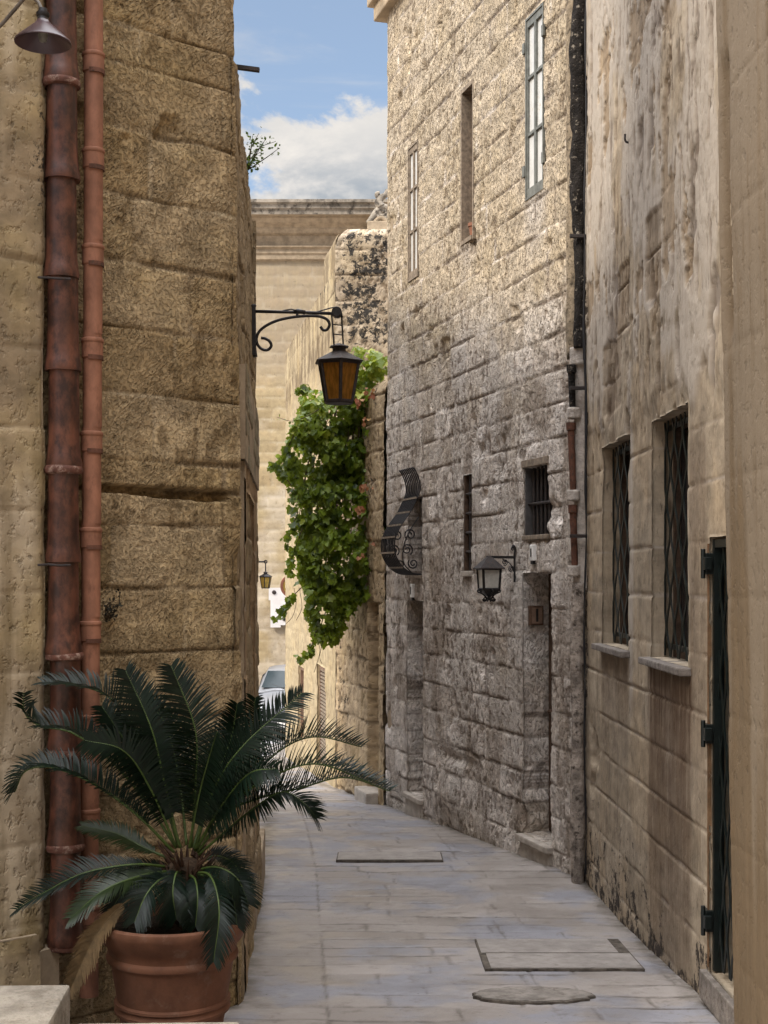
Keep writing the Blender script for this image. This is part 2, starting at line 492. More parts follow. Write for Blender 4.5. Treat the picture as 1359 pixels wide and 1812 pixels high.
CARPAINT = plain('silver_car_paint', (.27, .28, .30), .3, .5, .3, .05, 4)
CARGLASS = plain('car_glass', (.02, .03, .035), .18, .25, 0, .1, 3)
TYRE = plain('tyre_rubber', (.015, .015, .016), .85, .2)
CHROME = plain('chrome', (.6, .6, .6), .15, .5, 1.0, .05, 4)
LAMPGLASS = plain('headlight_glass', (.6, .62, .64), .1, .6, .3, .1, 6)
REDP = plain('red_brown_sign_edge', (.16, .06, .035), .5, .4)
BARK = plain('cycad_bark', (.07, .045, .028), .9, .2, 0, .5, 60, .012)
STALK = plain('frond_stalk', (.050, .080, .016), .5, .4, 0, .25, 20)
STALK_R = plain('brown_frond_base', (.055, .028, .016), .7, .3, 0, .35, 40, .002)
DEADLEAF = plain('dry_frond', (.105, .068, .032), .8, .2, 0, .3, 25)
VSTEM = plain('vine_stem', (.09, .065, .04), .85, .2, 0, .3, 40)


def leafmat(name, c0, c1, c2, trans=.3, rough=.45, tc=(.25, .38, .03), sp=.4):
    t = NT(name); b = t.attr('blk')
    col = t.mix(t.ramp(b, 0, .6), c0, c1); col = t.mix(t.ramp(b, .8, 1.0), col, c2)
    p = t.n('BsdfPrincipled', None, Roughness=rough); t.t.links.new(col, p.inputs['Base Color']); p.inputs['Specular IOR Level'].default_value = sp
    tr = t.n('BsdfTranslucent'); tr.inputs[0].default_value = (*tc, 1)
    mx = t.n('MixShader', None, Fac=trans)
    t.t.links.new(p.outputs[0], mx.inputs[1]); t.t.links.new(tr.outputs[0], mx.inputs[2]); t.t.links.new(mx.outputs[0], t.out.inputs[0])
    return t.m


LEAF = leafmat('vine_leaf', (.016, .040, .006), (.17, .24, .020), (.40, .42, .06), .33, .42, (.34, .42, .03))
DRYLEAF = leafmat('dry_vine_leaf', (.35, .13, .07), (.42, .2, .10), (.45, .28, .1), .25, .6, (.4, .15, .05))
FROND = leafmat('cycad_leaflet', (.0025, .007, .0045), (.0045, .0125, .0065), (.011, .020, .006), .05, .42, (.06, .10, .02), .26)
FROND_Y = leafmat('yellow_cycad_leaflet', (.009, .019, .006), (.017, .030, .008), (.07, .065, .02), .12, .4)
SPRIG = leafmat('sprig_leaf', (.03, .06, .03), (.05, .09, .045), (.07, .10, .06), .2)


def amber(name, col, em=0.0):
    t = NT(name); v = t.obj()
    n = t.noise(t.mapv(v, (60, 60, 14)), 1, 4)
    c = t.mix(t.ramp(n, .3, .7), tuple(x * .55 for x in col), col)
    p = t.n('BsdfPrincipled', None, Roughness=.25); t.t.links.new(c, p.inputs['Base Color'])
    tr = t.n('BsdfTranslucent'); t.t.links.new(c, tr.inputs[0])
    mx = t.n('MixShader', None, Fac=.65)
    t.t.links.new(p.outputs[0], mx.inputs[1]); t.t.links.new(tr.outputs[0], mx.inputs[2]); t.t.links.new(mx.outputs[0], t.out.inputs[0])
    return t.m


AMBER = amber('amber_glass', (.62, .30, .05)); AMBER_L = amber('pale_amber_glass', (.85, .62, .16)); FROST = amber('frosted_glass', (.62, .60, .54))


def paving():
    t = NT('street_flagstones'); v = t.obj()
    j = t.attr('joint'); b = t.attr('blk'); st = t.attr('stain')
    n1 = t.noise(v, 1.4, 5, .6); n2 = t.noise(v, 9, 6, .7); n3 = t.noise(v, 70, 4, .6)
    col = t.mix(b, (.265, .235, .213), (.335, .30, .275))
    col = t.mix(t.ramp(n1, .45, .60, 0, .8), col, (.235, .24, .275))  # bluish sky sheen put into the colour in patches
    col = t.mix(t.ramp(n2, .53, .70, 0, .65), col, (.15, .128, .108))
    col = t.mix(t.ramp(t.noise(t.mapv(v, (1, 4.5, 1)), 3.2, 6, .7), .56, .72, 0, .55), col, (.13, .113, .098))
    col = t.mix(t.math('MULTIPLY', j, t.ramp(n2, .32, .58, .3, 1.0)), col, (.075, .062, .05))
    col = t.mix(t.math('MULTIPLY', st, t.ramp(n2, .35, .6, .2, 1.0)), col, (.10, .085, .065))
    ro = t.ramp(t.noise(v, 2.3, 4, .6), .42, .62, .72, .34)
    nor = t.bump(n2, .006, 1.0); nor = t.bump(n3, .0015, 1.0, nor)
    sp_ = t.noise(v, 38, 3, .6)
    col = t.mix(t.math('MULTIPLY', t.ramp(sp_, .66, .72), t.ramp(n1, .4, .6, .2, .8)), col, (.05, .042, .034))
    return t.done(col, ro, nor, .45)


PAVE = paving()
GROUND = plain('ground_stone', (.30, .26, .22), .9, .2, 0, .2, 1.5, .01)

# ------------------------------------------------------------------ ground
def build_street():
    xs = np.concatenate([np.linspace(-9, -2.2, 24), np.linspace(-2.15, 1.75, 330), np.linspace(1.85, 6, 14)])
    ys = np.concatenate([np.linspace(1.5, 4.8, 30), np.linspace(4.82, 17.5, 860), np.linspace(17.6, 46, 120)])
    X, Y = np.meshgrid(xs, ys)
    cx = -.063 * (Y - 6.27) - .03 * np.maximum(Y - 10, 0) ** 1.6 * .35     # how the lane bends
    ex = X - (-.26 + cx)                     # 0 at the gutter joint on the left
    wy = Y + (fbm(X * 1.2, Y * 1.2, 3, 3) - .5) * .05 + .10 * (X - .4) * .15
    pitch = .235
    row = np.floor(wy / pitch); fy = (wy / pitch - row) * pitch
    dy = np.minimum(fy, pitch - fy)
    off = _h(row, row * 0 + 3, 5) * .5
    ln = .62 + .30 * _h(row, row * 0 + 8, 2)
    q = (ex + off) / ln; col = np.floor(q); fx = (q - col) * ln
    dx = np.minimum(fx, ln - fx)
    left = ex < 0
    dx = np.where(left, 9, dx)
    ge = np.abs(ex)
    re = np.abs(ex - (1.05 + .02 * (Y - 6)))
    blk = np.where(left, _h(np.floor(wy / .7), 0 * row + 4, 9), _h(row, col, 3))
    jn = fbm(X * 3, Y * 3, 8, 3)
    jw = .004 + .006 * jn
    jy = (1 - sst(jw, jw * 2.4, dy)) * sst(.38, .6, fbm(X * 1.5, Y * 3, 14, 3)) * np.where(left, .55, 1)
    jx = (1 - sst(jw, jw * 2.2, dx)) * .55 * (_h(row, col, 7) > .45)
    jg = .6 * (1 - sst(.004, .012, np.minimum(ge, re))) * sst(.3, .5, jn)
    joint = np.maximum(np.maximum(jy, jx), jg)
    Z = gz(Y) - .006 * joint + (fbm(X * 2.3, Y * 2.3, 5, 4) - .5) * .022 + (blk - .5) * .004 + .02 * np.exp(-(ex + .1) ** 2 / .05) * 0
    # worn hollow towards the gutter, dirt along the feet of the walls
    w1 = np.where(Y < 9.95, 1.638 - .0165 * Y, 4.409 - .295 * Y)
    wl = np.where(Y < 6.4, -.68 + 1.22 * (Y - 6.4), -.68 - .0655 * (Y - 6.4))
    dirt = np.clip(1 - np.minimum(np.abs(w1 - X), np.abs(X - wl)) / .11, 0, 1)
    idx = np.arange(X.size).reshape(X.shape)
    q = np.stack([idx[:-1, :-1], idx[:-1, 1:], idx[1:, 1:], idx[1:, :-1]], -1).reshape(-1, 4)
    me = np_mesh('street', np.stack([X, Y, Z], -1).reshape(-1, 3), q, {'blk': blk.ravel(), 'joint': joint.ravel(), 'stain': dirt.ravel()})
    tag(link('street', me, PAVE, None, True), kind='structure')
    xs = np.linspace(-250, 250, 11); ys = np.array([a for a, b in _HY if a > -40] + [-250.0]); ys.sort()
    X, Y = np.meshgrid(xs, ys); Z = gz(Y) - .06
    idx = np.arange(X.size).reshape(X.shape)
    q = np.stack([idx[:-1, :-1], idx[:-1, 1:], idx[1:, 1:], idx[1:, :-1]], -1).reshape(-1, 4)
    tag(link('ground', np_mesh('ground', np.stack([X, Y, Z], -1).reshape(-1, 3), q), GROUND), kind='structure')


build_street()


def slab_cover(name, label, x0, x1, y0, y1, div=None, oval=False, notch=False):
    """a stone lid in the paving: the slab itself and the dark sunken joint round it"""
    cx, cy = (x0 + x1) / 2, (y0 + y1) / 2
    z = gz(cy)
    t = thing(name, label, 'manhole cover', (cx, cy, z))
    sl = (gz(y1) - gz(y0)) / (y1 - y0)

    def z_at(y): return z + (y - cy) * sl

    def poly(g, k=36):
        gx, gy = g if isinstance(g, tuple) else (g, g)
        if oval:
            return [(cx + ((x1 - x0) / 2 + gx) * math.cos(2 * PI * i / k) * (1 + .04 * math.sin(3.1 * i)), cy + ((y1 - y0) / 2 + gy) * math.sin(2 * PI * i / k) * (1 + .05 * math.cos(2.3 * i))) for i in range(k)]
        return [(x0 - gx, y0 - gy), (x1 + gx, y0 - gy), (x1 + gx, y1 + gy), (x0 - gx, y1 + gy)]

    def plate(poly_, h0, h1):
        mb = MB(); k = len(poly_)
        vs = [(x, y, z_at(y) + h0) for x, y in poly_] + [(x, y, z_at(y) + h1) for x, y in poly_]
        mb.add(vs, [tuple(range(k, 2 * k))] + [(i, (i + 1) % k, k + (i + 1) % k, k + i) for i in range(k)]); return mb
    plate(poly((.010, .020)), -.03, .0165).build('joint_rim', plain('sunken_joint', (.105, .09, .075), .95, .1, 0, .6, 14), t)
    lid = PAVE_LID_D if oval else PAVE_LID
    if div:
        for (a, b, c, d) in div:
            plate([(x0 + a * (x1 - x0), y0 + b * (y1 - y0)), (x0 + c * (x1 - x0), y0 + b * (y1 - y0)), (x0 + c * (x1 - x0), y0 + d * (y1 - y0)), (x0 + a * (x1 - x0), y0 + d * (y1 - y0))], 0, .020).build('stone_slab', lid, t)
    else:
        plate(poly(0), 0, .020).build('stone_slab', lid, t)
    return t


PAVE_LID_D = plain('worn_dark_lid', (.23, .205, .18), .7, .4, 0, .3, 10, .006, second=(.12, .10, .08), sf=(.5, .7))
PAVE_LID = plain('lid_stone', (.29, .262, .24), .6, .4, 0, .2, 8, .004, second=(.19, .165, .145), sf=(.52, .72))
slab_cover('manhole_cover', 'square cover of two pale flagstones with a dark joint around it, nearest the grilled wall', .54, 1.36, 7.14, 7.92, [(.03, 0, 1, .475), (0, .505, .93, 1)])
slab_cover('manhole_cover', 'long narrow flagstone cover flush in the middle of the lane beyond the square one', -.37, .46, 10.76, 11.13)
slab_cover('manhole_cover', 'worn oval stone lid set in the paving at the foot of the picture', .44, 1.0, 6.40, 6.69, oval=True)

# ------------------------------------------------------------------ right: rendered house with grilled windows
A1, B1 = (1.638 - .0165 * 5.2, 5.2), (1.638 - .0165 * 9.95, 9.95)
f1 = Frame(A1, B1, 1)
house1 = thing('rendered_house', 'tall house with worn plaster front, two barred ground floor windows and a dark green gate', 'house', (A1[0], A1[1], gz(6)))
uA0, uA1 = f1.uY(8.33), f1.uY(9.25)
uB0, uB1 = f1.uY(6.80), f1.uY(7.675)
uD0, uD1 = f1.uY(5.70), f1.uY(6.385)
zA0, zA1 = E - .455, E + .875
zD0, zD1 = E - 1.86, E + .184
H1 = [dict(u0=uA0, u1=uA1, z0=zA0, z1=zA1, d=.19, rn=.003), dict(u0=uB0, u1=uB1, z0=zA0, z1=zA1, d=.19, rn=.003), dict(u0=uD0, u1=uD1, z0=zD0, z1=zD1, d=.16, rn=.003)]


def p1(U, Z):
    z = Z - E
    n = fbm(U * 1.2, Z * .5, 61, 4); n2 = fbm(U * 3, Z * 3, 62, 4)
    under = lambda u0, u1, zt, ln: sst(u0 - .06, u0 + .06, U) * (1 - sst(u1 - .06, u1 + .06, U)) * (z < zt) * np.clip(1 - (zt - z) / ln, 0, 1) ** .7
    st = 1.0 * under(uB0 - .05, uB1 + .06, -.46, 2.2) + .5 * under(uA0, uA1, -.46, .8) + .45 * sst(uD1, uD1 + .1, U) * (1 - sst(uB0 - .05, uB0, U)) * sst(-1.9, -.5, z) * (1 - sst(.5, 1.0, z))
    foot = np.clip(1 - (Z - gz(U + 5.2)) / (.10 + .75 * sst(.35, .7, fbm(U * 2.5, Z * .3, 65, 4))), 0, 1)
    pale = .75 * sst(.50, .60, fbm(U * 1.3, Z * .8, 63, 4)) * sst(.9, 1.4, z) + .8 * sst(uA0 - .18, uA0 - .10, U) * (1 - sst(uA0 - .03, uA0, U)) * sst(-1, -.6, z) * (z < 1.3)
    bk = .60 * foot * sst(.30, .5, n2)
    bk = np.maximum(bk, .6 * (1 - sst(.05, .16, np.abs(U - f1.L + .02))) * sst(.4, .6, fbm(U * 8, Z * 1.2, 66, 3)))
    # bare yellow blocks where the render has come off
    return {'stain': st, 'pale': pale, 'black': bk}


def d1(U, Z, at):
    z = Z - E
    # plaster coat left standing on the ashlar: hides the joints above the windows
    coat = sst(.85, 1.0, z + .5 * (fbm(U * 4, Z * 2, 70, 4) - .5)) * sst(.36, .41, fbm(U * 1.5 + 3, Z * 1.1, 71, 4) + .34 * sst(.5, 1.2, z) - .06 * sst(-.2, -1, z))
    for (u0, u1, z0, z1) in ((uA0 + .15, uA1 - .1, 1.05, 1.55), (uB0 + .55, uB1 + .1, 1.55, 2.05), (uA0 - .1, uA0 + .4, 1.5, 1.95)):
        nz = (fbm(U * 7, Z * 7, 77, 3) - .5) * .16
        coat = coat * (1 - sst(.0, .03, np.minimum(np.minimum(U - u0, u1 - U), np.minimum(z - z0, z1 - z)) + nz * .4))
    at['joint'] = at['joint'] * (1 - .85 * coat)
    # gashes in the old plaster, slanting cracks high up
    cr = fbm(U * 9, Z * 2.2, 72, 4); g = sst(.60, .70, cr) * sst(.4, .9, z)
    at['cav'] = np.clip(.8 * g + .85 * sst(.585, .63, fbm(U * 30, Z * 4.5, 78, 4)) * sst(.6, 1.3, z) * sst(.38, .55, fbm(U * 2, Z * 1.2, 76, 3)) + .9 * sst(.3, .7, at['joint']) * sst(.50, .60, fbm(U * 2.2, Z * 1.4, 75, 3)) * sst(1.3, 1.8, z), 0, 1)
    fl = sst(.60, .625, fbm(U * 3.4, Z * 2.0, 81, 6, .6)) * sst(.9, 1.5, z)
    coat = coat * (1 - fl)
    at['warm'] = np.clip(.55 * fl + .6 * sst(.5, .62, fbm(U * 2.1, Z * 1.3, 74, 3)) * (1 - .4 * coat), 0, 1)
    at['stain'] = np.maximum(at['stain'], .34 * (1 - coat) * sst(.95, 1.1, z))
    at['pale'] = np.maximum(at['pale'], .85 * coat * sst(.42, .52, fbm(U * 2.6, Z * 1.3, 79, 5)))
    spall = sst(.5, .66, fbm(U * 5, Z * 4, 73, 4)) * np.clip(1 - np.abs(U - (uA1 + .32)) / .35, 0, 1) * sst(-.9, -1.2, z) * sst(-2.0, -1.5, z)
    return .014 * coat + .9 * coat * at.pop('jdisp') - .016 * g - .010 * at['cav'] - .05 * spall


wall('wall', A1, B1, E - 2.45, E + 4.55, .0125, S_RENDER, 1, house1, H1, rows=(.265, .285), blen=(.55, .95), seed=3, jw=.0045, jd=.009, rough=.003, lump=.006,
     block=.002, paint=p1, dfun=d1, jwarp=.008, warp=.004, jbreak=.8)


def barred_window(u0, u1, z0, z1, nb, name='window'):
    w = MB(); f1.box(w, u0 + .004, u1 - .004, z0 + .004, z1 - .004, -.185, -.16)
    win = w.build(name, GLASS_D, house1)
    fr = MB()
    f1.box(fr, u0 + .002, u0 + .05, z0 + .002, z1 - .002, -.158, -.125); f1.box(fr, u1 - .05, u1 - .002, z0 + .002, z1 - .002, -.158, -.125)
    f1.box(fr, u0 + .05, u1 - .05, z1 - .055, z1 - .002, -.158, -.127); f1.box(fr, u0 + .05, u1 - .05, z0 + .002, z0 + .055, -.158, -.127)
    f1.box(fr, (u0 + u1) / 2 - .025, (u0 + u1) / 2 + .025, z0 + .055, z1 - .055, -.158, -.129)
    fr.build('frame', WOOD_D, win)
    g = MB()
    sp = (u1 - u0) / nb; lam = .175
    for i in range(nb + 1):
        ph = 1 if i % 2 else -1
        pts = []
        for k in range(0, 121):
            z = z0 + .01 + (z1 - z0 - .02) * k / 120
            uu = u0 + sp * i + ph * sp * .40 * math.cos(PI * (z - z0) / lam)
            uu = min(max(uu, u0 + .012), u1 - .012)
            dd = -.075
            pts.append(f1.at(uu, z, dd))
        g.tube(pts, .006, sect=[(-.0045, -.011), (.0015, -.012), (.0045, 0), (.0015, .012), (-.0045, .011)], up=(f1.n.x, f1.n.y, 0))
    for zz in (z0 + .05, z1 - .06):
        f1.box(g, u0 + .004, u1 - .004, zz, zz + .03, -.094, -.088)
    g.build('grille', GRILLE, win)
    s = MB(); f1.box(s, u0 - .06, u1 + .05, z0 - .042, z0 - .002, -.17, .065)
    s.build('sill', S_SILL, win, bevel=.008)
    return win


barred_window(uA0, uA1, zA0, zA1, 8)
barred_window(uB0, uB1, zA0, zA1, 9)
# gate
g = MB(); f1.box(g, uD0 + .003, uD1 - .003, zD0, zD1 - .004, -.158, -.13)
gate = g.build('gate', GATEP, house1)
g = MB()
for i in range(12):
    pts = []
    for k in range(0, 151):
        z = zD0 + .03 + (zD1 - zD0 - .06) * k / 150
        sp = (uD1 - uD0 - .06) / 11
        uu = uD0 + .03 + sp * i + (1 if i % 2 else -1) * sp * .42 * math.cos(PI * (z - zD0) / .2)
        pts.append(f1.at(uu, z, -.035))
    g.tube(pts, .006, sect=[(-.0045, -.010), (.0015, -.011), (.0045, 0), (.0015, .011), (-.0045, .010)], up=(f1.n.x, f1.n.y, 0))
g.build('lattice', GATEP, gate)
g = MB(); f1.box(g, uD1 - .035, uD1 - .004, zD0 + .01, zD1 - .01, -.06, -.012); f1.box(g, uD0, uD1 - .035, zD1 - .05, zD1 - .012, -.06, -.014)
g.build('gate_frame', GATEP, gate)
g = MB(); f1.box(g, uD1 + .001, uD1 + .018, zD0 + .02, zD1 - .03, -.01, .007); g.build('rusty_jamb_strip', plain('orange_rust', (.15, .09, .048), .85, .2, 0, .4, 12, .002, second=(.16, .08, .04)), gate)
for zz, hh in ((E + .06, .10), (E - .74, .09), (E - 1.62, .10)):
    g = MB(); f1.box(g, uD1 - .02, uD1 + .055, zz - hh / 2, zz + hh / 2, -.02, .022); f1.box(g, uD1 - .045, uD1 - .015, zz - .03, zz + .03, .0, .034)
    g.tube([f1.at(uD1 + .002, zz - hh * .7, .03), f1.at(uD1 + .002, zz + hh * .7, .03)], .011, 8)
    g.build('hinge', GATEP, gate, bevel=.003)
g = MB(); f1.box(g, uD0 - .05, uD1 + .06, zD0 - .14, zD0 - .003, -.15, .035); g.build('doorstep', S_SILL, house1, bevel=.008)
b = MB(); b.prism([(1.80, 2.0), (6.5, 2.0), (6.5, 10.4), (1.76, 10.4)], -1.2, 9.2); b.prism([(1.62, 2.0), (1.80, 2.0), (1.80, 5.2), (1.62, 5.2)], -1.2, 9.2)
f1.box(b, 0, f1.L, E + 4.56, 9.2, -.3, 0)
b.build('upper_wall', S_CORNICE, house1)
for (px, py, Y) in ((1130, 252, 8.25),):
    Yv = Y; u = f1.uY(Yv); z = P(px, py, Yv).z
    m = MB(); m.tube(bez([f1.at(u, z, -.03), f1.at(u, z, .02), f1.at(u, z + .015, .035), f1.at(u, z + .05, .036)], 6), .007, 6)
    o = m.build('wall_hook', IRON_RUST); centre(o)
    tag(o, {252: 'small rusty iron hook sticking out of the plaster high above the barred windows', 160: 'rusty iron peg in the plaster above the other hook on the barred house',
            466: 'tiny iron hook on the plaster edge beside the ochre pier'}[py], 'hook')

# ------------------------------------------------------------------ nearest right: ochre pier
A0, B0 = (1.615 - .0165 * 3.4, 3.4), (1.598 - .0165 * 5.93, 5.93)


def d0(U, Z, at):
    z = Z - E
    g = np.exp(-((U - 2.44) / .055) ** 4) * sst(.95, 1.15, z) * (1 - sst(2.2, 2.34, z))
    at['joint'] = at['joint'] * 0
    at['stain'] = np.clip(.45 * sst(.40, .85, fbm(U * 5, Z * .3, 83, 3)) + .6 * g, 0, 1)
    at['pale'] = np.clip(.8 * sst(.5, .64, fbm(U * 6 + 5, Z * .3, 84, 3)), 0, 1)
    return -.028 * g + .006 * fbm(U * 18, Z * .6, 85, 3)


def w0(U, Z, d):
    k = (U / U.max()).clip(0, 1) ** 3
    return U + k * ((Z - E) * .064), d


pier = thing('wall_pier', 'smooth ochre pier with vertical streaks at the right edge of the picture', 'pier', (B0[0], B0[1], gz(5.9)))
wall('pier_face', A0, B0, E - 2.4, E + 2.9, .014, S_PIER, 1, pier, rows=(.5, .6), seed=8, jw=.002, jd=.0, rough=.002, lump=.008, block=0, dfun=d0, wfun=w0, warp=.012)
b = MB()
b.add([(1.53, 3.4, -.6), (1.51, 5.80, -.6), (1.62, 5.80, -.6), (1.62, 3.4, -.6), (1.53, 3.4, 6), (1.51, 6.03, 6), (1.62, 6.03, 6), (1.62, 3.4, 6)],
      [(0, 1, 5, 4), (1, 2, 6, 5), (2, 3, 7, 6), (4, 5, 6, 7), (0, 4, 7, 3)])
for i, v in enumerate(b.v): b.v[i] = (v[0] + .02 if v[0] < 1.6 else v[0], v[1], v[2])
b.build('pier_core', S_CORNICE, pier)

# ------------------------------------------------------------------ right: rough stone house
A2, B2 = (1.474, 9.95), (.005, 14.93)
f2 = Frame(A2, B2, 1)
house2 = thing('rough_stone_house', 'tall house of pitted rough limestone blocks with narrow windows and deep doorways', 'house', (.8, 12, gz(12)))
uy = f2.uY


def hole(Ya, Yb, za, zb, d=.2, **k):
    return dict(u0=uy(Ya), u1=uy(Yb), z0=E + za, z1=E + zb, d=d, **k)


hUp1 = hole(10.68, 11.04, 3.05, 4.53, .05)
hUp2 = hole(12.22, 12.54, 3.045, 4.49, .22)
hUp3 = hole(13.77, 14.10, 3.05, 4.45, .04)
hSlit = hole(12.26, 12.47, .05, .93, .05, rn=.003)
hSq = hole(10.62, 11.08, .33, .885, .17)
hBay = hole(13.66, 14.10, .01, .80, .2)
hD1 = hole(10.54, 11.10, -2.10, .03, .24, rn=.014)
hD2 = hole(13.63, 14.14, -2.24, -.25, .3, rn=.012)


def p2(U, Z):
    z = Z - E; Y = 9.95 + U * f2.t.y
    under = lambda h, ln, w=.03: sst(h['u0'] - w, h['u0'] + w, U) * (1 - sst(h['u1'] - w, h['u1'] + w, U)) * (Z < h['z0']) * np.clip(1 - (h['z0'] - Z) / ln, 0, 1)
    over = lambda h, ln, w=.04: sst(h['u0'] - w, h['u0'] + w, U) * (1 - sst(h['u1'] - w, h['u1'] + w, U)) * (Z > h['z1']) * np.clip(1 - (Z - h['z1']) / ln, 0, 1)
    foot = np.clip(1 - (Z - gz(Y)) / (.12 + .55 * sst(.35, .7, fbm(U * 2, Z * .4, 35, 4))), 0, 1)
    st = under(hSlit, .25) + .5 * under(hUp2, .3) + .5 * under(hBay, .9) + .8 * over(hSlit, .5) + .5 * sst(.55, .68, fbm(U * 3, Z * 1.2, 36, 4)) * (z < 1.5)
    warm = sst(.5, 3.5, z) * .35
    pale = .55 * sst(.56, .66, fbm(U * 2.2, Z * 1.1, 37, 4)) * (z < 2.2) + .85 * under(hUp1, .55, .12) * 1 + .7 * under(hUp2, .4, .12)
    bk = .42 * foot * sst(.4, .6, fbm(U * 4, Z * 3, 38, 4)) + .0 * warm
    bk = np.maximum(bk, .6 * (1 - sst(.06, .20, U)) * sst(.42, .58, fbm(U * 6, Z * .9, 49, 4)) * (z < .8))
    bk = bk + .22 * sst(.62, .74, fbm(U * 2.6, Z * 1.8, 39, 5))
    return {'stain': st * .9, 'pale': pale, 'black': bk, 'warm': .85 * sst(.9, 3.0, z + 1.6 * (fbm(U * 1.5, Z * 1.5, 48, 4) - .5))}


def d2(U, Z, at):
    z = Z - E
    # swollen, undercut blocks near the foot of the wall
    def blob(u, zc, ru, rz, h): return h * np.exp(-(((U - u) / ru) ** 2 + ((z - zc) / rz) ** 2))
    dd = blob(3.0, -2.05, .45, .22, .06) - blob(2.9, -1.70, .5, .05, .05) + blob(1.9, -2.25, .5, .2, .035)
    lo = sst(-1.2, -1.7, z)
    dd = dd + lo * (fbm(U * 3, Z * 3, 41, 3) - .5) * .035
    # eaten-out hollows
    dd = dd - .035 * sst(.70, .80, fbm(U * 4.2, Z * 2.4, 43, 3))
    # far corner worn in and out
    return dd


def w2(U, Z, d):
    k = sst(f2.L - .25, f2.L, U)
    nz = (fbm(Z * 1.3, Z * 0 + .5, 47, 4) - .5) * .16 + .05 * sst(2.2, 3.2, Z - E)
    return U - k * (.0 - nz * .0 + np.maximum(0, nz)), d - k * .02


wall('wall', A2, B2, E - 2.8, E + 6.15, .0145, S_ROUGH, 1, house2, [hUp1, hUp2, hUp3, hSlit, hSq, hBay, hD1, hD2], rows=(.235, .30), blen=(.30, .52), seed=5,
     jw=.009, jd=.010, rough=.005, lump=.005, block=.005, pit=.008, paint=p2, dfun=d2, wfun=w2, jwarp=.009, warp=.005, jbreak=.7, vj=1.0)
b = MB()
q = lambda u, d: (f2.at(u, 0, d).x, f2.at(u, 0, d).y)
b.prism([q(-.3, -.5), q(f2.L - .02, -.5), (4.5, 15.3), (6.5, 9.9)], -.9, E + 6.6)
b.prism([q(f2.L - .25, -.03), q(f2.L - .02, -.03), q(f2.L - .02, -.5), q(f2.L - .25, -.5)], -.9, E + 6.1)
b.build('back_walls', S_CORNICE, house2)
b = MB(); f2.box(b, -.2, f2.L + .10, E + 6.13, E + 6.30, -.55, .10); f2.box(b, -.2, f2.L + .16, E + 6.302, E + 6.75, -.55, .16); b.build('cornice', S_CORNICE, house2, bevel=.02)

# upper casement window (dark green frame, three panes a leaf)
GLASS_W = plain('white_pane', (.62, .62, .60), .25, .6, 0, .10, 5, second=(.52, .46, .38), sf=(.60, .66))  # even white pane colour with brownish patches


def casement(h, mat, rows_, bars, frame_w=.03, hinge=False):
    u0, u1, z0, z1 = h['u0'], h['u1'], h['z0'], h['z1']
    w = MB()
    f2.box(w, u0 + .004, u0 + frame_w, z0 + .004, z1 - .004, -.035, .006); f2.box(w, u1 - frame_w, u1 - .004, z0 + .004, z1 - .004, -.035, .006)
    f2.box(w, u0 + frame_w, u1 - frame_w, z1 - frame_w, z1 - .004, -.035, .005); f2.box(w, u0 + frame_w, u1 - frame_w, z0 + .004, z0 + frame_w, -.035, .005)
    win = w.build('window', mat, house2)
    mid = (u0 + u1) / 2
    for a, b_ in ((u0 + frame_w, mid - .001), (mid + .001, u1 - frame_w)):
        c = MB(); s = .016
        f2.box(c, a, a + s, z0 + frame_w, z1 - frame_w, -.03, -.002); f2.box(c, b_ - s, b_, z0 + frame_w, z1 - frame_w, -.03, -.002)
        f2.box(c, a + s, b_ - s, z1 - frame_w - .06, z1 - frame_w, -.03, -.003); f2.box(c, a + s, b_ - s, z0 + frame_w, z0 + frame_w + .07, -.03, -.003)
        for k in range(1, rows_):
            zz = z0 + frame_w + .05 + (z1 - z0 - .1) * k / rows_
            f2.box(c, a + s, b_ - s, zz - .012, zz + .012, -.03, -.004)
        c.build('casement', mat, win)
        for k in range(rows_):
            za = z0 + frame_w + .05 + (z1 - z0 - .1) * k / rows_; zb = z0 + frame_w + .05 + (z1 - z0 - .1) * (k + 1) / rows_
            c = MB()
            # old panes sit a little skew
            tw = random.uniform(-.003, .003)
            pts = [f2.at(a + s, za, -.022 + tw), f2.at(b_ - s, za, -.022 - tw), f2.at(b_ - s, zb, -.022 - tw), f2.at(a + s, zb, -.022 + tw)]
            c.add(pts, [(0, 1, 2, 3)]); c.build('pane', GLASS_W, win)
    if hinge:
        for zz in (z0 + .2, z1 - .28):
            for uu in (u0 - .01, u1 + .01):
                c = MB(); f2.box(c, uu - .02, uu + .02, zz, zz + .09, .0, .02); c.build('hinge', mat, win, bevel=.003)
    return win


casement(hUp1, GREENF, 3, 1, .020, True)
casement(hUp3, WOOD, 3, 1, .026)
# open brown window with a pot on the ledge
w = MB(); f2.box(w, hUp2['u0'] + .002, hUp2['u0'] + .03, hUp2['z0'] + .002, hUp2['z1'] - .002, -.2, -.0); f2.box(w, hUp2['u1'] - .03, hUp2['u1'] - .002, hUp2['z0'] + .002, hUp2['z1'] - .002, -.2, .004)
f2.box(w, hUp2['u0'] + .03, hUp2['u1'] - .03, hUp2['z1'] - .04, hUp2['z1'] - .002, -.2, .003); f2.box(w, hUp2['u0'] + .03, hUp2['u1'] - .03, hUp2['z0'] + .002, hUp2['z0'] + .04, -.2, .012)
win = w.build('window', WOOD, house2)
w = MB(); f2.box(w, hUp2['u0'] + .03, hUp2['u1'] - .03, hUp2['z0'] + .04, hUp2['z1'] - .04, -.21, -.17); w.build('shutter', WOOD_B, win)
m = MB(); c = f2.at(hUp2['u0'] + .13, hUp2['z0'] + .042, -.06)
m.lathe(c, [(0, 0), (.04, 0), (.052, .10), (.06, .10), (.06, .13), (.05, .13), (.045, .115), (0, .115)], 18)
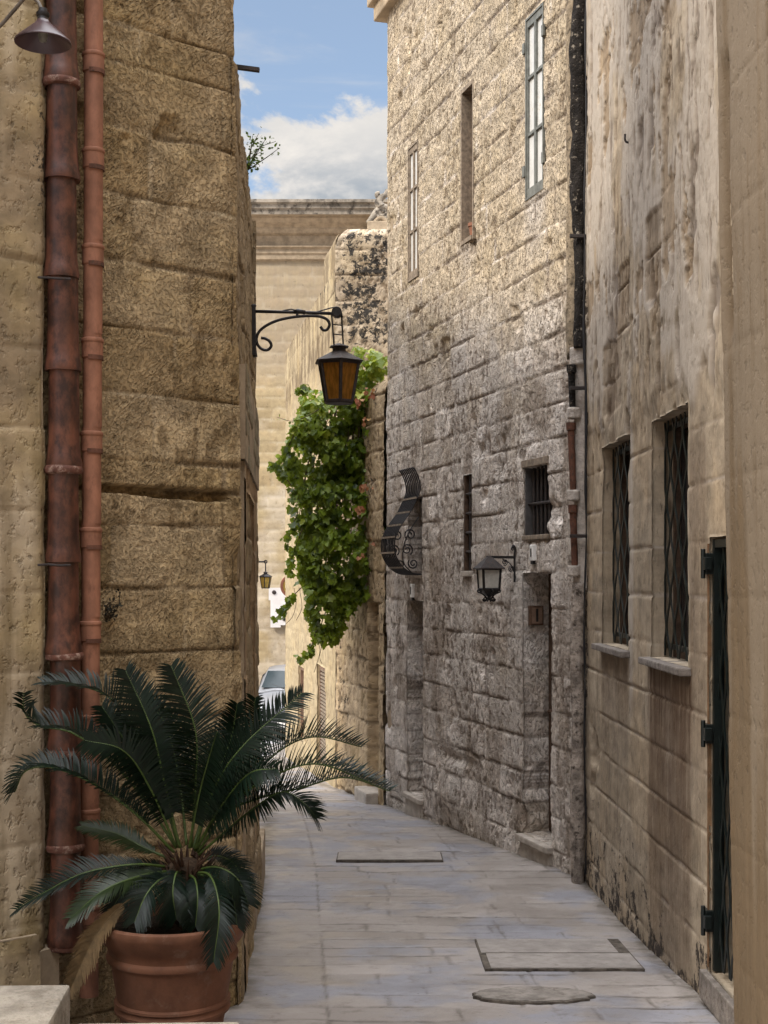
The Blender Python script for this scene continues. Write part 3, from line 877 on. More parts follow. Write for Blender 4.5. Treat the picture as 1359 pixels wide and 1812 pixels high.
o = m.build('flower_pot', TERRA, None, 'auto'); centre(o); tag(o, 'small terracotta flower pot on the ledge of the brown upper window', 'flower pot')
# slit window
w = MB(); f2.box(w, hSlit['u0'] + .002, hSlit['u1'] - .002, hSlit['z0'] + .002, hSlit['z1'] - .002, -.075, -.045); win = w.build('window', INSIDE, house2)
w = MB(); f2.box(w, hSlit['u1'] - .022, hSlit['u1'] - .003, hSlit['z0'] + .003, hSlit['z1'] - .003, -.044, -.004); f2.box(w, hSlit['u0'] + .003, hSlit['u0'] + .02, hSlit['z0'] + .003, hSlit['z1'] - .003, -.044, -.006)
w.build('frame', WOOD_D, win)
w = MB()
for k in range(1, 5):
    zz = hSlit['z0'] + (hSlit['z1'] - hSlit['z0']) * k / 5; w.tube([f2.at(hSlit['u0'], zz, -.022), f2.at(hSlit['u1'], zz, -.022)], .011, 8)
w.tube([f2.at((hSlit['u0'] + hSlit['u1']) / 2, hSlit['z0'], -.032), f2.at((hSlit['u0'] + hSlit['u1']) / 2, hSlit['z1'], -.032)], .012, 8)
w.build('grille', IRON_RUST, win)
w = MB(); f2.box(w, hSlit['u0'] - .02, hSlit['u1'] + .02, hSlit['z0'] - .05, hSlit['z0'] - .001, -.15, .02); w.build('sill', S_STEP, win, bevel=.008)
# square barred window
w = MB(); f2.box(w, hSq['u0'] + .002, hSq['u1'] - .002, hSq['z0'] + .002, hSq['z1'] - .002, -.168, -.15); win = w.build('window', INSIDE, house2)
w = MB()
for k in range(1, 6):
    uu = hSq['u0'] + (hSq['u1'] - hSq['u0']) * k / 6; w.tube([f2.at(uu, hSq['z0'], -.06), f2.at(uu, hSq['z1'], -.06)], .012, 8)
zz = (hSq['z0'] + hSq['z1']) / 2 - .02; w.tube([f2.at(hSq['u0'], zz, -.045), f2.at(hSq['u1'], zz, -.045)], .013, 8)
w.build('grille', IRON_RUST, win)
w = MB(); f2.box(w, hSq['u1'] - .02, hSq['u1'] - .003, hSq['z0'] + .003, hSq['z1'] - .003, -.149, -.012); w.build('side_board', plain('grey_side_board', (.085, .08, .078), .8, .2), win)
w = MB(); f2.box(w, hSq['u0'] - .03, hSq['u1'] + .03, hSq['z1'] - .001, hSq['z1'] + .06, -.06, .012); w.build('lintel', WOOD, win, bevel=.006)
w = MB(); f2.box(w, hSq['u0'] - .01, hSq['u1'] + .01, hSq['z0'] - .035, hSq['z0'] + .002, -.14, .012); w.build('sill', WOOD, win, bevel=.006)
# bellied window guard
w = MB(); f2.box(w, hBay['u0'] + .002, hBay['u1'] - .002, hBay['z0'] + .002, hBay['z1'] - .002, -.198, -.15); win = w.build('window', WOOD_D, house2)
prof = [(1.10, .085), (1.065, .055), (.98, .018), (.907, .006), (.85, .012), (.793, .035), (.72, .07), (.65, .107), (.538, .19), (.46, .235), (.397, .262), (.34, .274), (.28, .276), (.2, .258),
        (.113, .205), (.06, .145), (.03, .08), (.02, .0), (.02, -.04)]
dense = bez([(d, z, 0) for z, d in prof], 4)
gm = MB(); u0, u1 = hBay['u0'] - .0, hBay['u1'] - .0
for k in range(9):
    uu = u0 + (u1 - u0) * k / 8
    gm.tube([f2.at(uu, E + p.y, p.x + .012) for p in dense], .0078, 6)
gr = gm.build('belly_grille', IRON, win, True)
gm = MB()
for z, d in ((.793, .035), (.65, .107), (.52, .200), (.397, .262), (.24, .27), (.09, .18)):
    gm.tube([f2.at(u0 - .012, E + z, d + .024), f2.at(u1 + .012, E + z, d + .024)], .007, 6, sect=[(-.009, -.004), (.009, -.004), (.009, .004), (-.009, .004)], up=(0, 0, 1))
gm.build('cross_band', WOOD, gr)
n3 = Vector((f2.n.x, f2.n.y, 0)); up = Vector((0, 0, 1))
for uu in (u0, u1):
    gm = MB()
    for (z, d, r, a0, a1, s) in ((.27, .155, .062, 0, 3.3 * PI, 1), (.42, .12, .062, PI, 4.3 * PI, -1), (.13, .09, .055, PI, 4.2 * PI, 1)):
        gm.tube(spiral(f2.at(uu, E + z, d), .012, r, a0, a1, n3, up * s, 26), .0075, 6)
    gm.tube(bez([f2.at(uu, E + .03, .10), f2.at(uu, E + .14, .19), f2.at(uu, E + .30, .19), f2.at(uu, E + .45, .13), f2.at(uu, E + .6, .03)], 6), .006, 6)
    gm.build('scroll', IRON, gr)
gm = MB(); f2.box(gm, u0 - .02, u1 + .02, E - .02, E + .012, -.14, .03); gm.build('sill', WOOD, win, bevel=.004)
# doors
for h, stepo in ((hD1, .06), (hD2, .05)):
    w = MB(); f2.box(w, h['u0'] + .002, h['u1'] - .002, h['z0'] + .01, h['z1'] - .002, -h['d'] - .03, -h['d'] + .012); dr = w.build('door', WOOD_D, house2)
    w = MB(); n_ = 4
    for k in range(n_):
        a = h['u0'] + .02 + (h['u1'] - h['u0'] - .04) * k / n_; bb = a + (h['u1'] - h['u0'] - .04) / n_ - .012
        f2.box(w, a, bb, h['z0'] + .03, h['z1'] - .03, -h['d'] + .012, -h['d'] + .024)
    w.build('plank', WOOD_D, dr, bevel=.004)
    w = MB(); w.lathe(f2.at(h['u1'] - .1, h['z0'] + 1.0, -h['d'] + .04), [(0, -.02), (.018, -.015), (.024, 0), (.018, .015), (0, .02)], 12); w.build('knob', BRASS, dr)
    w = MB(); f2.box(w, h['u0'] - .03, h['u1'] + .02, h['z0'] - .055, h['z0'] - .001, -h['d'], stepo); f2.box(w, h['u0'] + .0, h['u1'] - .0, h['z0'] - .4, h['z0'] - .056, -h['d'], stepo - .03)
    w.build('doorstep', S_STEP, house2, bevel=.012)

# things on the rough wall
m = MB(); uf = hD1['u1']
o0 = f2.at(uf - .002, 0, 0)
f2.box(m, uf - .05, uf - .004, E - .40, E - .24, -.165, -.045); box = thing('intercom_box', 'small brown metal letter box fixed inside the nearest doorway of the rough wall', 'letter box', f2.at(uf - .03, E - .40, -.1))
m.build('case', BRASS, box, bevel=.006)
m = MB(); f2.box(m, uf - .056, uf - .0505, E - .37, E - .265, -.115, -.095); m.build('slot', BLACKP, box)
m = MB(); f2.box(m, uf - .055, uf - .0505, E - .385, E - .255, -.15, -.06); m.build('front_plate', WOOD_B, box)


def plaque(px, py0, py1, Y, label):
    u = uy(Y); z0 = P(px, py1, Y).z; z1 = P(px, py0, Y).z
    t = thing('house_number_plaque', label, 'plaque', f2.at(u, z0, .03), 'white house number plaques above the doors')
    m = MB(); f2.box(m, u - .035, u + .035, z0, z1, -.02, .03); m.build('tile', WHITE, t, bevel=.006)
    m = MB(); f2.box(m, u - .025, u + .025, z0 - .03, z0 - .001, -.02, .026); m.build('holder', BLACKP, t, bevel=.004)
    m = MB(); f2.box(m, u - .008, u + .012, z0 + .03, z1 - .03, .031, .034); m.build('numeral', BLACKP, t)


plaque(945, 964, 992, 10.86, 'small white plaque fixed above the near doorway, under the square barred window')
plaque(731, 1033, 1057, 13.92, 'small white plaque above the far doorway, under the bellied window guard')

# drain stack in the corner between the two houses
S_FOOT = plain('dirty_mortar_foot', (.34, .29, .245), .95, .15, 0, .45, 9, .02, second=(.07, .055, .045), sf=(.50, .66))
S_STRIP = plain('tan_mortar', (.25, .20, .14), .95, .15, 0, .4, 14, .012, second=(.07, .055, .04), sf=(.52, .64))
ds = thing('drain_stack', 'old clay drain stack caked in blackened mortar between the two right-hand houses', 'drainpipe', (1.40, 9.93, gz(9.9)))
def lumpy(name, c, zs, r0, mat, seed, nn=22, amp=.25, sq=1.0):
    vs = []; fs = []; k = len(zs)
    for i, z in enumerate(zs):
        for j in range(nn):
            t = 2 * PI * j / nn
            r = r0 * (1 + amp * (float(fbm(np.array(math.cos(t) * 1.2 + z * 2.1), np.array(math.sin(t) * 1.2 + z * 3.3), seed, 4)) - .5) * 2)
            vs.append((c[0] + r * math.cos(t) * sq, c[1] + r * math.sin(t), z))
    for i in range(k - 1):
        for j in range(nn): fs.append((i * nn + j, i * nn + (j + 1) % nn, (i + 1) * nn + (j + 1) % nn, (i + 1) * nn + j))
    fs += [tuple(range(nn))[::-1], tuple((k - 1) * nn + j for j in range(nn))]
    m = MB(); m.add(vs, fs); return m.build(name, mat, ds, True)
cxs = 1.425
lumpy('mortar_casing', (cxs + .005, 9.90), np.linspace(E + 1.66, E + 4.6, 120), .060, MORTAR_B, 3, amp=.55)
lumpy('mortar_casing', (cxs + .0, 9.97), np.linspace(E + 1.60, E + 4.6, 90), .085, S_STRIP, 13, amp=.16)
lumpy('mortar_collar', (cxs + .01, 9.92), np.linspace(E + 1.54, E + 1.67, 8), .075, MORTAR_P, 4, amp=.2)
lumpy('mortar_bed', (cxs + .028, 9.93), np.linspace(E - .1, E + 1.56, 70), .062, MORTAR_P, 5, amp=.25)
for (za, zb, x, mat) in ((1.20, 1.54, 1.375, MORTAR_B), (.62, 1.12, 1.378, TERRA_BRK), (.02, .52, 1.392, TERRA_BRK)):
    m = MB(); m.lathe((x, 9.88, E + za), [(.023, 0), (.026, zb - za - .06), (.034, zb - za - .055), (.035, zb - za), (.024, zb - za)], 18, lean=(-.035, 0)); m.build('pipe_section', mat, ds, 'auto')
for zz in (.55, 1.15, .0): lumpy('mortar_collar', (1.385, 9.89), np.linspace(E + zz, E + zz + .08, 6), .046, MORTAR_P, 6 + int(zz * 10), amp=.3)
lumpy('mortar_foot', (1.415, 9.90), np.linspace(E - 2.3, E - .05, 70), .05, S_FOOT, 9, amp=.45)
for zz in (.28, 1.35, 2.45): 
    m = MB(); m.box(1.345, 1.47, 9.80, 9.83, E + zz, E + zz + .025); m.build('bracket', IRON_RUST, ds, bevel=.003)
# cable
m = MB(); cp = []
for k in range(60):
    z = E + 4.6 - k * 6.75 / 59
    cp.append((1.452 + .004 * math.sin(k * .7) + .006 * math.sin(k * .23), 9.79 + .014 * math.sin(k * .33), z))
m.tube(cp, [.006 + (.004 if 22 < k < 36 else 0) + .002 * math.sin(k * 1.3) for k in range(60)], 8)
o = m.build('cable', CABLE, None, True); centre(o); tag(o, 'black cable running down the corner beside the drain stack', 'cable')

# ------------------------------------------------------------------ left: tooled stone corner house
A3, B3 = (-1.60, 5.646), (-.68, 6.40)
f3 = Frame(A3, B3, -1)
house3 = thing('corner_house', 'corner house of big tooled blocks with a deep horizontal slot behind the palm', 'house', (-.9, 6.5, gz(6.3)))
ys3 = [2600, 2480, 2365, 2250, 2130, 2010, 1890, 1770, 1655, 1500, 1395, 1275, 1154, 1041, 930, 868, 815, 700, 585, 470, 355, 238, 127, 60, -60, -170, -280]
rows3 = sorted([E - (y - 1020) / F * 6.12 for y in ys3])


def p3(U, Z):
    z = Z - E
    yel = .0 * U
    foot = np.clip(1 - (Z - gz(6.2)) / (.15 + .4 * fbm(U * 3, Z * .5, 91, 3)), 0, 1)
    pale = .8 * (np.abs(Z - (E + 2.27) + .12 * (U - .6) + .05 * (fbm(U * 6, Z * 2, 92, 3) - .5)) < .018)
    return {'black': .4 * foot, 'stain': .25 * sst(.5, .7, fbm(U * 2, Z * 2, 93, 4))}


def d3(U, Z, at):
    z = Z - E
    wob = (fbm(U * 9, Z * 0 + .3, 95, 4) - .5) * .03
    slot = sst(-.001, .006, .017 + .010 * sst(.2, 1.1, U) + wob * .4 - np.abs(z - .385 + .018 * (U - .5) + wob * .5)) * (U > .35) * (1 - sst(f3.L - .09, f3.L - .05, U))
    rock = sst(-.36, -.42, z) * 0 + sst(.30, .2, np.abs(z + .72)) * .03 * fbm(U * 5, Z * 5, 96, 4)
    chip = -.05 * sst(.62, .74, fbm(U * 5, Z * 5 + 3, 97, 4)) * sst(1.85, 2.05, z)
    return -.075 * slot + rock * sst(-.3, -.4, z) + chip * .8


def w3(U, Z, d):
    k = sst(f3.L - .10, f3.L, U)
    nz = (fbm(Z * 3.1, Z * 0, 98, 4) - .5) * .05
    return U + (U / f3.L) * (-.0105 * (Z - E) + .012) + k * nz, d - .022 * k * k


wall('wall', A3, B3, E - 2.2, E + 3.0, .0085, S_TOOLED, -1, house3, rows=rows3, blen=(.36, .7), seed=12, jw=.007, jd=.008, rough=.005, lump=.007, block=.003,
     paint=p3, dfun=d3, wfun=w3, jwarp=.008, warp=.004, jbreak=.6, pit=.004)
A4, B4 = (-.687, 6.385), (-.875, 9.30)
f4 = Frame(A4, B4, -1)


def w4(U, Z, d):
    k = 1 - sst(0, .12, U)
    return U, d - .022 * (Z - E) * (.3 + .25 * U / f4.L) - .02 * k + .0


def d4(U, Z, at):
    return .02 * (fbm(U * 2, Z * 1.2, 99, 3) - .5)


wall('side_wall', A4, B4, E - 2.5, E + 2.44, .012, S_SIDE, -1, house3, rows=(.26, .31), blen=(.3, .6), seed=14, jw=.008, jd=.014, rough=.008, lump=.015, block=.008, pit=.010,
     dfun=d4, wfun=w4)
wall('end_wall', (-.875, 9.29), (-2.4, 9.6), E - 2.6, E + 2.44, .05, S_SIDE, -1, house3, seed=15)
b = MB(); b.prism([(-.755, 6.55), (-.93, 9.24), (-2.4, 9.5), (-2.4, 5.4), (-1.75, 5.75)], -.9, E + 2.40)
b.build('low_wing', S_CORNICE, house3)
b = MB(); b.prism([(-.735, 6.42), (-1.70, 8.8), (-1.75, 15.2), (-3.2, 15.2), (-3.2, 5.2), (-1.66, 5.70)], E + 2.41, E + 4.7)
b.build('added_shade_block', S_CORNICE, house3)  # unseen set-back block, added to shade the walls across the lane
b = MB(); b.prism([(-2.42, 9.45), (-1.80, 15.2), (-3.2, 15.2), (-3.2, 9.45)], -.9, E + 2.40); b.build('shade_block_base', S_CORNICE, house3)  # lower part of that added block, out of view
# door surround further along the side wall
S_LINTEL = stone('dark_green_lintel', (.21, .18, .125), (.28, .24, .165), (.12, .10, .075), stain=(.06, .06, .04), speck=.6, speck_scale=30, streak=.4, pit=.008)
S_JAMB = stone('brown_jamb', (.30, .205, .12), (.36, .25, .15), (.24, .165, .095), stain=(.10, .06, .03), speck=.3, speck_scale=24, streak=.4, pit=.004)
ff = Frame((-.700, 6.62), (-.872, 9.25), -1)
wall('door_lintel', (-.672, 6.62), (-.840, 9.1), E + .57, E + 1.04, .012, S_LINTEL, -1, house3, rows=(.11, .14), blen=(.5, .8), seed=16, jw=.008, jd=.008, rough=.004, lump=.006)
wall('door_jamb', (-.682, 6.66), (-.86, 9.22), E - 2.4, E + .569, .014, S_JAMB, -1, house3, [dict(u0=.25, u1=1.75, z0=E - 2.2, z1=E + .44, d=.1)], rows=(.3, .36), blen=(.5, .9), seed=17, jw=.006, jd=.006, rough=.003, lump=.006)
b = MB(); ff.box(b, .002, 2.48, E + .575, E + 1.038, -.10, .024); ff.box(b, .042, .25, E - 2.4, E + .568, -.10, .016); ff.box(b, 1.9, 2.6, E - 2.4, E + .56, -.10, .006); b.build('surround_core', S_CORNICE, house3)
b = MB(); ff.box(b, .25, 1.9, E - 2.2, E + .5, -.12, -.07); b.build('door', WOOD_D, house3)
for (ya, yb, h, d) in ((8.3, 9.3, .24, .035), (9.25, 10.3, .30, .05)):
    b = MB(); xa = -.755 - .0655 * (ya - 7.3); xb = -.755 - .0655 * (yb - 7.3)
    za = min(gz(ya), gz(yb)) - .05
    b.prism([(xa + d, ya), (xb + d, yb), (xb - .2, yb), (xa - .2, ya)], za, gz(ya) + h); b.build('base_stone', S_JAMB if False else S_CORNICE, house3, bevel=.015)

# ------------------------------------------------------------------ far left: smooth ochre wall beside the pipes
A5, B5 = (-2.15, 5.035), (-1.40, 5.65)
house4 = thing('ochre_house', 'smooth ochre wall at the left edge of the picture beside the clay pipes', 'house', (-1.8, 5.4, gz(5.4)))
f5 = Frame(A5, B5, -1)


def p5(U, Z):
    z = Z - E
    edge_dark = sst(f5.L - .16, f5.L - .03, U) * sst(1.2, 1.6, z) * (1 - sst(1.95, 2.2, z))  # darker upper edge of the wall beside the pipe
    foot = np.clip(1 - (Z - gz(5.4) - .35) / .5, 0, 1)
    return {'stain': .5 * sst(.55, .7, fbm(U * 14, Z * .8, 101, 4)) * sst(-.3, .3, -z + .5) + .5 * foot * sst(.4, .6, fbm(U * 6, Z * 3, 103, 3)), 'pale': .5 * sst(.5, .7, fbm(U * 5, Z * .9, 102, 4)), 'black': .30 * edge_dark}


wall('wall', A5, B5, E - 2.1, E + 2.7, .011, S_LEFT, -1, house4, rows=(.33, .36), blen=(.5, .8), seed=21, jw=.005, jd=.009, rough=.003, lump=.012, block=.004, paint=p5, jwarp=.02, jbreak=.8,
     wfun=lambda U, Z, d: (U, d - .03 * sst(f5.L - .04, f5.L, U) ** 2))
b = MB(); b.prism([(-1.425, 5.66), (-1.52, 5.745), (-2.6, 6.0), (-6, 3.5), (-6, 1.6), (-2.16, 5.06)], -.9, E + 7.6); b.build('building_mass', S_CORNICE, house4)
wall('plinth', (-2.2, 4.955), (-1.425, 5.59), gz(5.4) - .2, E - 1.475, .012, S_LEFT, -1, house4, rows=(.6, .7), blen=(.3, .5), seed=22, jw=.005, jd=.008, rough=.006, lump=.016)
b = MB(); b.prism([(-2.2, 4.965), (-1.43, 5.595), (-1.46, 5.63), (-2.23, 5.0)], gz(5.4) - .2, E - 1.478); b.prism([(-1.50, 5.52), (-1.43, 5.592), (-1.36, 5.68), (-1.43, 5.72)], gz(5.4) - .2, E - 1.55)
b.build('plinth_core', S_CORNICE, house4)
# pale stone blocks at the bottom left
b = MB(); b.prism([(-2.4, 4.3), (-1.12, 4.34), (-1.165, 5.04), (-2.5, 5.0)], gz(4.6) - .1, E - 1.515)
o = b.build('stone_block', GREYP, None, bevel=.012); centre(o); tag(o, 'pale square stone block at the bottom left corner below the ochre wall', 'stone block')
b = MB(); b.prism([(-1.10, 4.52), (-.50, 4.55), (-.52, 4.88), (-1.10, 4.86)], gz(4.7) - .1, E - 1.60)
o = b.build('stone_block', GREYP, None, bevel=.01); centre(o); tag(o, 'low pale stone slab just showing at the bottom edge below the terracotta pot', 'stone block')

# ------------------------------------------------------------------ clay pipes
pb = thing('drainpipe', 'thick dark brown clay drainpipe in the corner, left of the slimmer orange one', 'drainpipe', (-1.345, 5.70, gz(5.7)))
zj = [E - (y - 1020) / F * 5.70 for y in (1668, 1495, 1328, 1157, 995, 828, 657, 493, 320, 145, -30, -205)]
pipex = lambda z: -1.345 - .006 * (z - E)
for k in range(len(zj) - 1):
    z0, z1 = zj[k], zj[k + 1]; h = z1 - z0
    tw = random.uniform(-.004, .004); r = random.uniform(.97, 1.03)
    m = MB(); m.lathe((pipex(z0) + tw, 5.70 + random.uniform(-.004, .004), z0), [(.030, .004), (.0765 * r, .0), (.0775 * r, .02), (.072 * r, .045), (.0665 * r, .10), (.064, .2), (.0625, h - .02), (.0615, h + .012)], 40)
    s = m.build('pipe_section', TERRA_OLD, pb, 'auto')
    if k in (0, 1, 2, 3, 5, 9):
        m = MB(); rr = .078 if k % 2 else .074
        prf = [(.064, -.028), (rr, -.022), (rr + .004, -.008), (rr, .004), (.07, .012)]
        m.lathe((pipex(z0), 5.70, z0), prf, 40); m.build('collar', TERRA_RING, pb, 'auto')
for y in (500, 1000):
    z = E - (y - 1020) / F * 5.7
    m = MB(); m.tube([(-1.43, 5.60, z), (-1.39, 5.617, z + .002), (-1.34, 5.616, z - .002), (-1.30, 5.63, z)], .005, 6); m.build('clamp', IRON_RUST, pb)
ps = thing('drainpipe', 'slim orange terracotta drainpipe with ringed sockets, right of the thick dark pipe', 'drainpipe', (-1.25, 5.80, gz(5.8)))
ysm = (1770, 1602, 1432, 1265, 1100, 935, 765, 600, 435, 265, 95, -75, -240)
zs_ = [E - (y - 1020) / F * 5.80 for y in ysm]
for k in range(len(zs_) - 1):
    z0, z1 = zs_[k], zs_[k + 1]; h = z1 - z0
    m = MB()
    m.lathe((-1.252 + .010 * math.sin((z0 - E) * .8), 5.80, z0), [(.0405, .02), (.0405, h - .085), (.0455, h - .08), (.0455, h - .018), (.0475, h - .016), (.0495, h - .008), (.0475, h), (.0405, h + .004), (.0405, h + .022)], 36)
    m.build('pipe_section', TERRA, ps, 'auto')
    m = MB(); x = -1.252 + .010 * math.sin((z0 - E) * .8)
    m.lathe((x, 5.80, z1 - .090), [(.0410, 0), (.0475, 0), (.0475, .018), (.0410, .018)], 20, -1.75, 1.6)
    m.build('clamp', TERRA_BRK, ps)

# ------------------------------------------------------------------ enamel lamp, top left
sl = thing('wall_lamp', 'small dark enamel lamp with a conical shade on a curved arm', 'lamp', tuple(P(76, 80, 5.35)))
c = P(76, 0, 5.35)
zr = P(76, 76, 5.35).z
m = MB(); m.lathe((c.x, 5.35, zr), [(.110, -.002), (.111, .002), (.108, .008), (.036, .072), (.026, .084), (.024, .09), (.019, .09), (.030, .068), (.104, .004), (.110, -.002)], 40)
m.build('lamp_shade', plain('dark_enamel', (.060, .035, .042), .28, .55, 0, .2, 9), sl, 'auto')
m = MB(); m.lathe((c.x, 5.35, zr), [(0, .135), (.017, .135), (.019, .12), (.026, .118), (.026, .105), (.022, .10), (.024, .085), (0, .085)], 20); m.build('lamp_holder', IRON, sl, 'auto')
m = MB(); m.tube(bez([(c.x, 5.35, zr + .13), P(74, 18, 5.35), P(66, 2, 5.36), P(48, -6, 5.38), P(25, 18, 5.41), P(0, 46, 5.44), P(-30, 70, 5.47)], 8), .0075, 10); m.build('arm', plain('brown_lamp_arm', (.12, .10, .08), .5, .4), sl, True)
m = MB(); m.lathe((c.x, 5.35, zr), [(0, .0), (.014, .006), (.020, .028), (.013, .055), (.010, .08), (0, .085)][::-1], 16); m.build('bulb', FROST, sl, 'auto')

# ------------------------------------------------------------------ small plants in the walls and the bar
def sprig(name, label, base, tips, leaf, n, size, mat, cat='plant', spread=.03):
    t = thing(name, label, cat, tuple(base))
    m = MB(); vs = []; qs = []; rv = []
    for tip in tips:
        c = bez([base, (Vector(base) + Vector(tip)) / 2 + Vector((random.uniform(-.03, .03), random.uniform(-.02, .02), random.uniform(0, .04))), tip], 8)
        m.tube(c, [.004 * (1 - .7 * i / len(c)) for i in range(len(c))], 5)
        for _ in range(n):
            p = random.choice(c[3:]) + Vector((random.gauss(0, spread), random.gauss(0, spread), random.gauss(0, spread)))
            a = Vector((random.uniform(-1, 1), random.uniform(-1, 1), random.uniform(-.4, 1))).normalized(); b_ = a.orthogonal().normalized()
            b_.rotate(Quaternion(a, random.uniform(0, 6.28)))
            s = size * random.uniform(.6, 1.3); k = len(vs)
            vs += [p, p + a * s * .5 + b_ * s * .3, p + a * s, p + a * s * .5 - b_ * s * .3]; qs.append((k, k + 1, k + 2, k + 3)); rv += [random.random()] * 4
    m.build('stem', VSTEM, t)
    link('foliage', np_mesh('foliage', np.array([tuple(v) for v in vs]), np.array(qs), {'blk': rv}), mat, t)
    return t


bp = Vector((-.80, 8.0, E + 2.40))
sprig('wall_plant', 'small dark caper shrub growing from the top of the left side wall against the sky', bp,
      [P(x, y, 7.9) for x, y in ((447, 240), (458, 236), (470, 246), (488, 250), (494, 262), (452, 285), (446, 296), (463, 268))], None, 26, .022, SPRIG, spread=.018)
bq = Vector(P(190, 1100, 6.0)); bq.y = 5.98
sprig('wall_fern', 'tuft of dark fern growing from the wall joint right of the orange pipe', bq,
      [P(x, y, 5.9) for x, y in ((212, 1048), (206, 1062), (200, 1075), (214, 1072), (192, 1080), (203, 1090))], None, 16, .018, plain('dark_moss', (.03, .028, .02), .9, .2), spread=.010)
m = MB(); a = P(405, 117, 6.6); bb = P(459, 124, 6.6)
m.tube([a, bb], .01, 4, sect=[(-.009, -.014), (.009, -.014), (.009, .014), (-.009, .014)], up=(0, 0, 1))
o = m.build('metal_bar', IRON_RUST); centre(o); tag(o, 'flat iron bar sticking out from the top of the corner house against the sky', 'bar')

# ------------------------------------------------------------------ garden wall, vine
A6, B6 = (-.0, 14.98), (-.60, 17.02)
f6 = Frame(A6, B6, 1)
gw = thing('garden_wall', 'dim stone garden wall with a rounded top under the hanging vine', 'wall', (-.3, 16, gz(16)))


def d6(U, Z, at):
    z = Z - E
    top = 2.24
    at['black'] = .34 * sst(.45, .7, fbm(U * 3, Z * .8, 111, 4)) + .4 * sst(1.7, 2.3, z) * sst(.4, .6, fbm(U * 6, Z * .6, 113, 3))
    k = np.clip((z - (top - .22)) / .22, 0, 1)
    buttress = .10 * (1 - sst(.42, .50, U)) * sst(1.2, 1.0, z) * 0
    recess = -.12 * sst(.18, .22, U) * (1 - sst(.62, .68, U)) * (z < -.3)
    return -.22 * (1 - np.sqrt(np.clip(1 - k * k, 0, 1))) + recess + buttress


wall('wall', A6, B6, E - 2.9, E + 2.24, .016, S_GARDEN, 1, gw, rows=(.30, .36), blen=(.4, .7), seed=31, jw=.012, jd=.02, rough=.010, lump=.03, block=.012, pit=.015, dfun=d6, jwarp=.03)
b = MB(); q = lambda u, d: (f6.at(u, 0, d).x, f6.at(u, 0, d).y)
b.prism([q(0, -.2), q(f6.L, -.2), q(f6.L, -.45), q(0, -.45)], -1.0, E + 2.2); b.build('wall_core', S_CORNICE, gw)
b = MB(); b.prism([q(.18, .16), q(.75, .14), q(.75, -.1), q(.18, -.1)], gz(15.5) - .3, gz(15.3) + .13); b.build('step', S_STEP, gw, bevel=.02)

# ------------------------------------------------------------------ cream house with the blackened pier
A7, B7 = (-.62, 17.1), (-.62 - .173 * 6.2, 23.3)
f7 = Frame(A7, B7, 1)
house5 = thing('cream_house', 'cream rendered house beyond the vine with a tall blackened end wall', 'house', (-.6, 19, gz(19)))
h7 = [dict(u0=f7.uY(20.6), u1=f7.uY(21.35), z0=E - 2.52, z1=E - 1.4, d=.1), dict(u0=f7.uY(18.02), u1=f7.uY(18.95), z0=E - 2.6, z1=E - 1.22, d=.12)]


def d7(U, Z, at):
    z = Z - E
    n = fbm(U * 10, Z * .5, 121, 4)
    band = np.exp(-((z - 3.05 + .25 * (fbm(U * .8, Z * 0, 123, 3) - .5)) / .22) ** 2)
    at['stain'] = np.clip(.9 * sst(2.0, 4.2, z) * sst(.45, .66, n) + .85 * band * sst(.3, .6, fbm(U * 9, Z * 3, 122, 4)), 0, 1)
    at['black'] = .42 * sst(3.3, 3.9, z) * sst(.42, .62, fbm(U * 12, Z * .8, 124, 4))
    at['joint'] = at['joint'] * sst(.4, .6, fbm(U * .6, Z * .8, 125, 3)) * .5
    return 0 * U


wall('wall', A7, B7, E - 3.4, E + 3.86, .025, S_CREAM, 1, house5, h7, rows=(.3, .34), blen=(.5, .8), seed=33, jw=.008, jd=.006, rough=.004, lump=.012, dfun=d7)
q = lambda u, d: (f7.at(u, 0, d).x, f7.at(u, 0, d).y)
b = MB(); b.prism([q(.1, -.14), q(f7.L - .02, -.14), (5, 24), (5, 17.6)], -1.6, E + 3.80); b.build('building_mass', S_CORNICE, house5)
b = MB(); b.prism([q(f7.L - .02, -.14), q(f7.L, -.002), (1.0, 23.9), (1.0, 23.5)], -1.6, E + 3.85); b.build('end_wall', S_CORNICE, house5)
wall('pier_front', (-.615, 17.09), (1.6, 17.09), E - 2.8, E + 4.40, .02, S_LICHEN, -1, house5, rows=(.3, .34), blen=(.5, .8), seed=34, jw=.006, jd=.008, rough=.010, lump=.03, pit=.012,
     paint=lambda U, Z: {'black': .54 * sst(2.85, 3.05, Z - E) * sst(.02, .26, U + .14 * fbm(U * 3, Z * 3, 131, 3)) * (1 - .45 * sst(4.2, 4.4, Z - E)) * sst(.22, .46, fbm(U * 2.6, Z * 1.6, 132, 5))},
     wfun=lambda U, Z, d: (U + (1 - sst(0, .5, U)) * .16 * np.clip((Z - E - 4.12) / .28, 0, 1) ** 2, d - .10 * np.clip((Z - E - 4.25) / .15, 0, 1) ** 2))
wall('pier_side', A7, (-.62 - .173 * 1.13, 18.23), E + 3.6, E + 4.33, .03, S_CREAM, 1, house5, seed=35, rows=(.3, .34), jd=.004, lump=.01,
     dfun=lambda U, Z, at: at.update(stain=.7 * sst(.42, .62, fbm(U * 9, Z * .5, 136, 4))) or -.05 * np.clip((Z - E - 4.2) / .13, 0, 1) ** 2)
b = MB(); b.prism([(-.60, 17.15), (-.785, 18.20), (1.5, 18.2), (1.5, 17.15)], E + 3.5, E + 4.30)
b.prism([(-.57, 17.15), (1.5, 17.15), (1.5, 17.5), (-.57, 17.5)], -1.2, E + 3.5); b.build('pier_core', S_CORNICE, house5, bevel=.04)
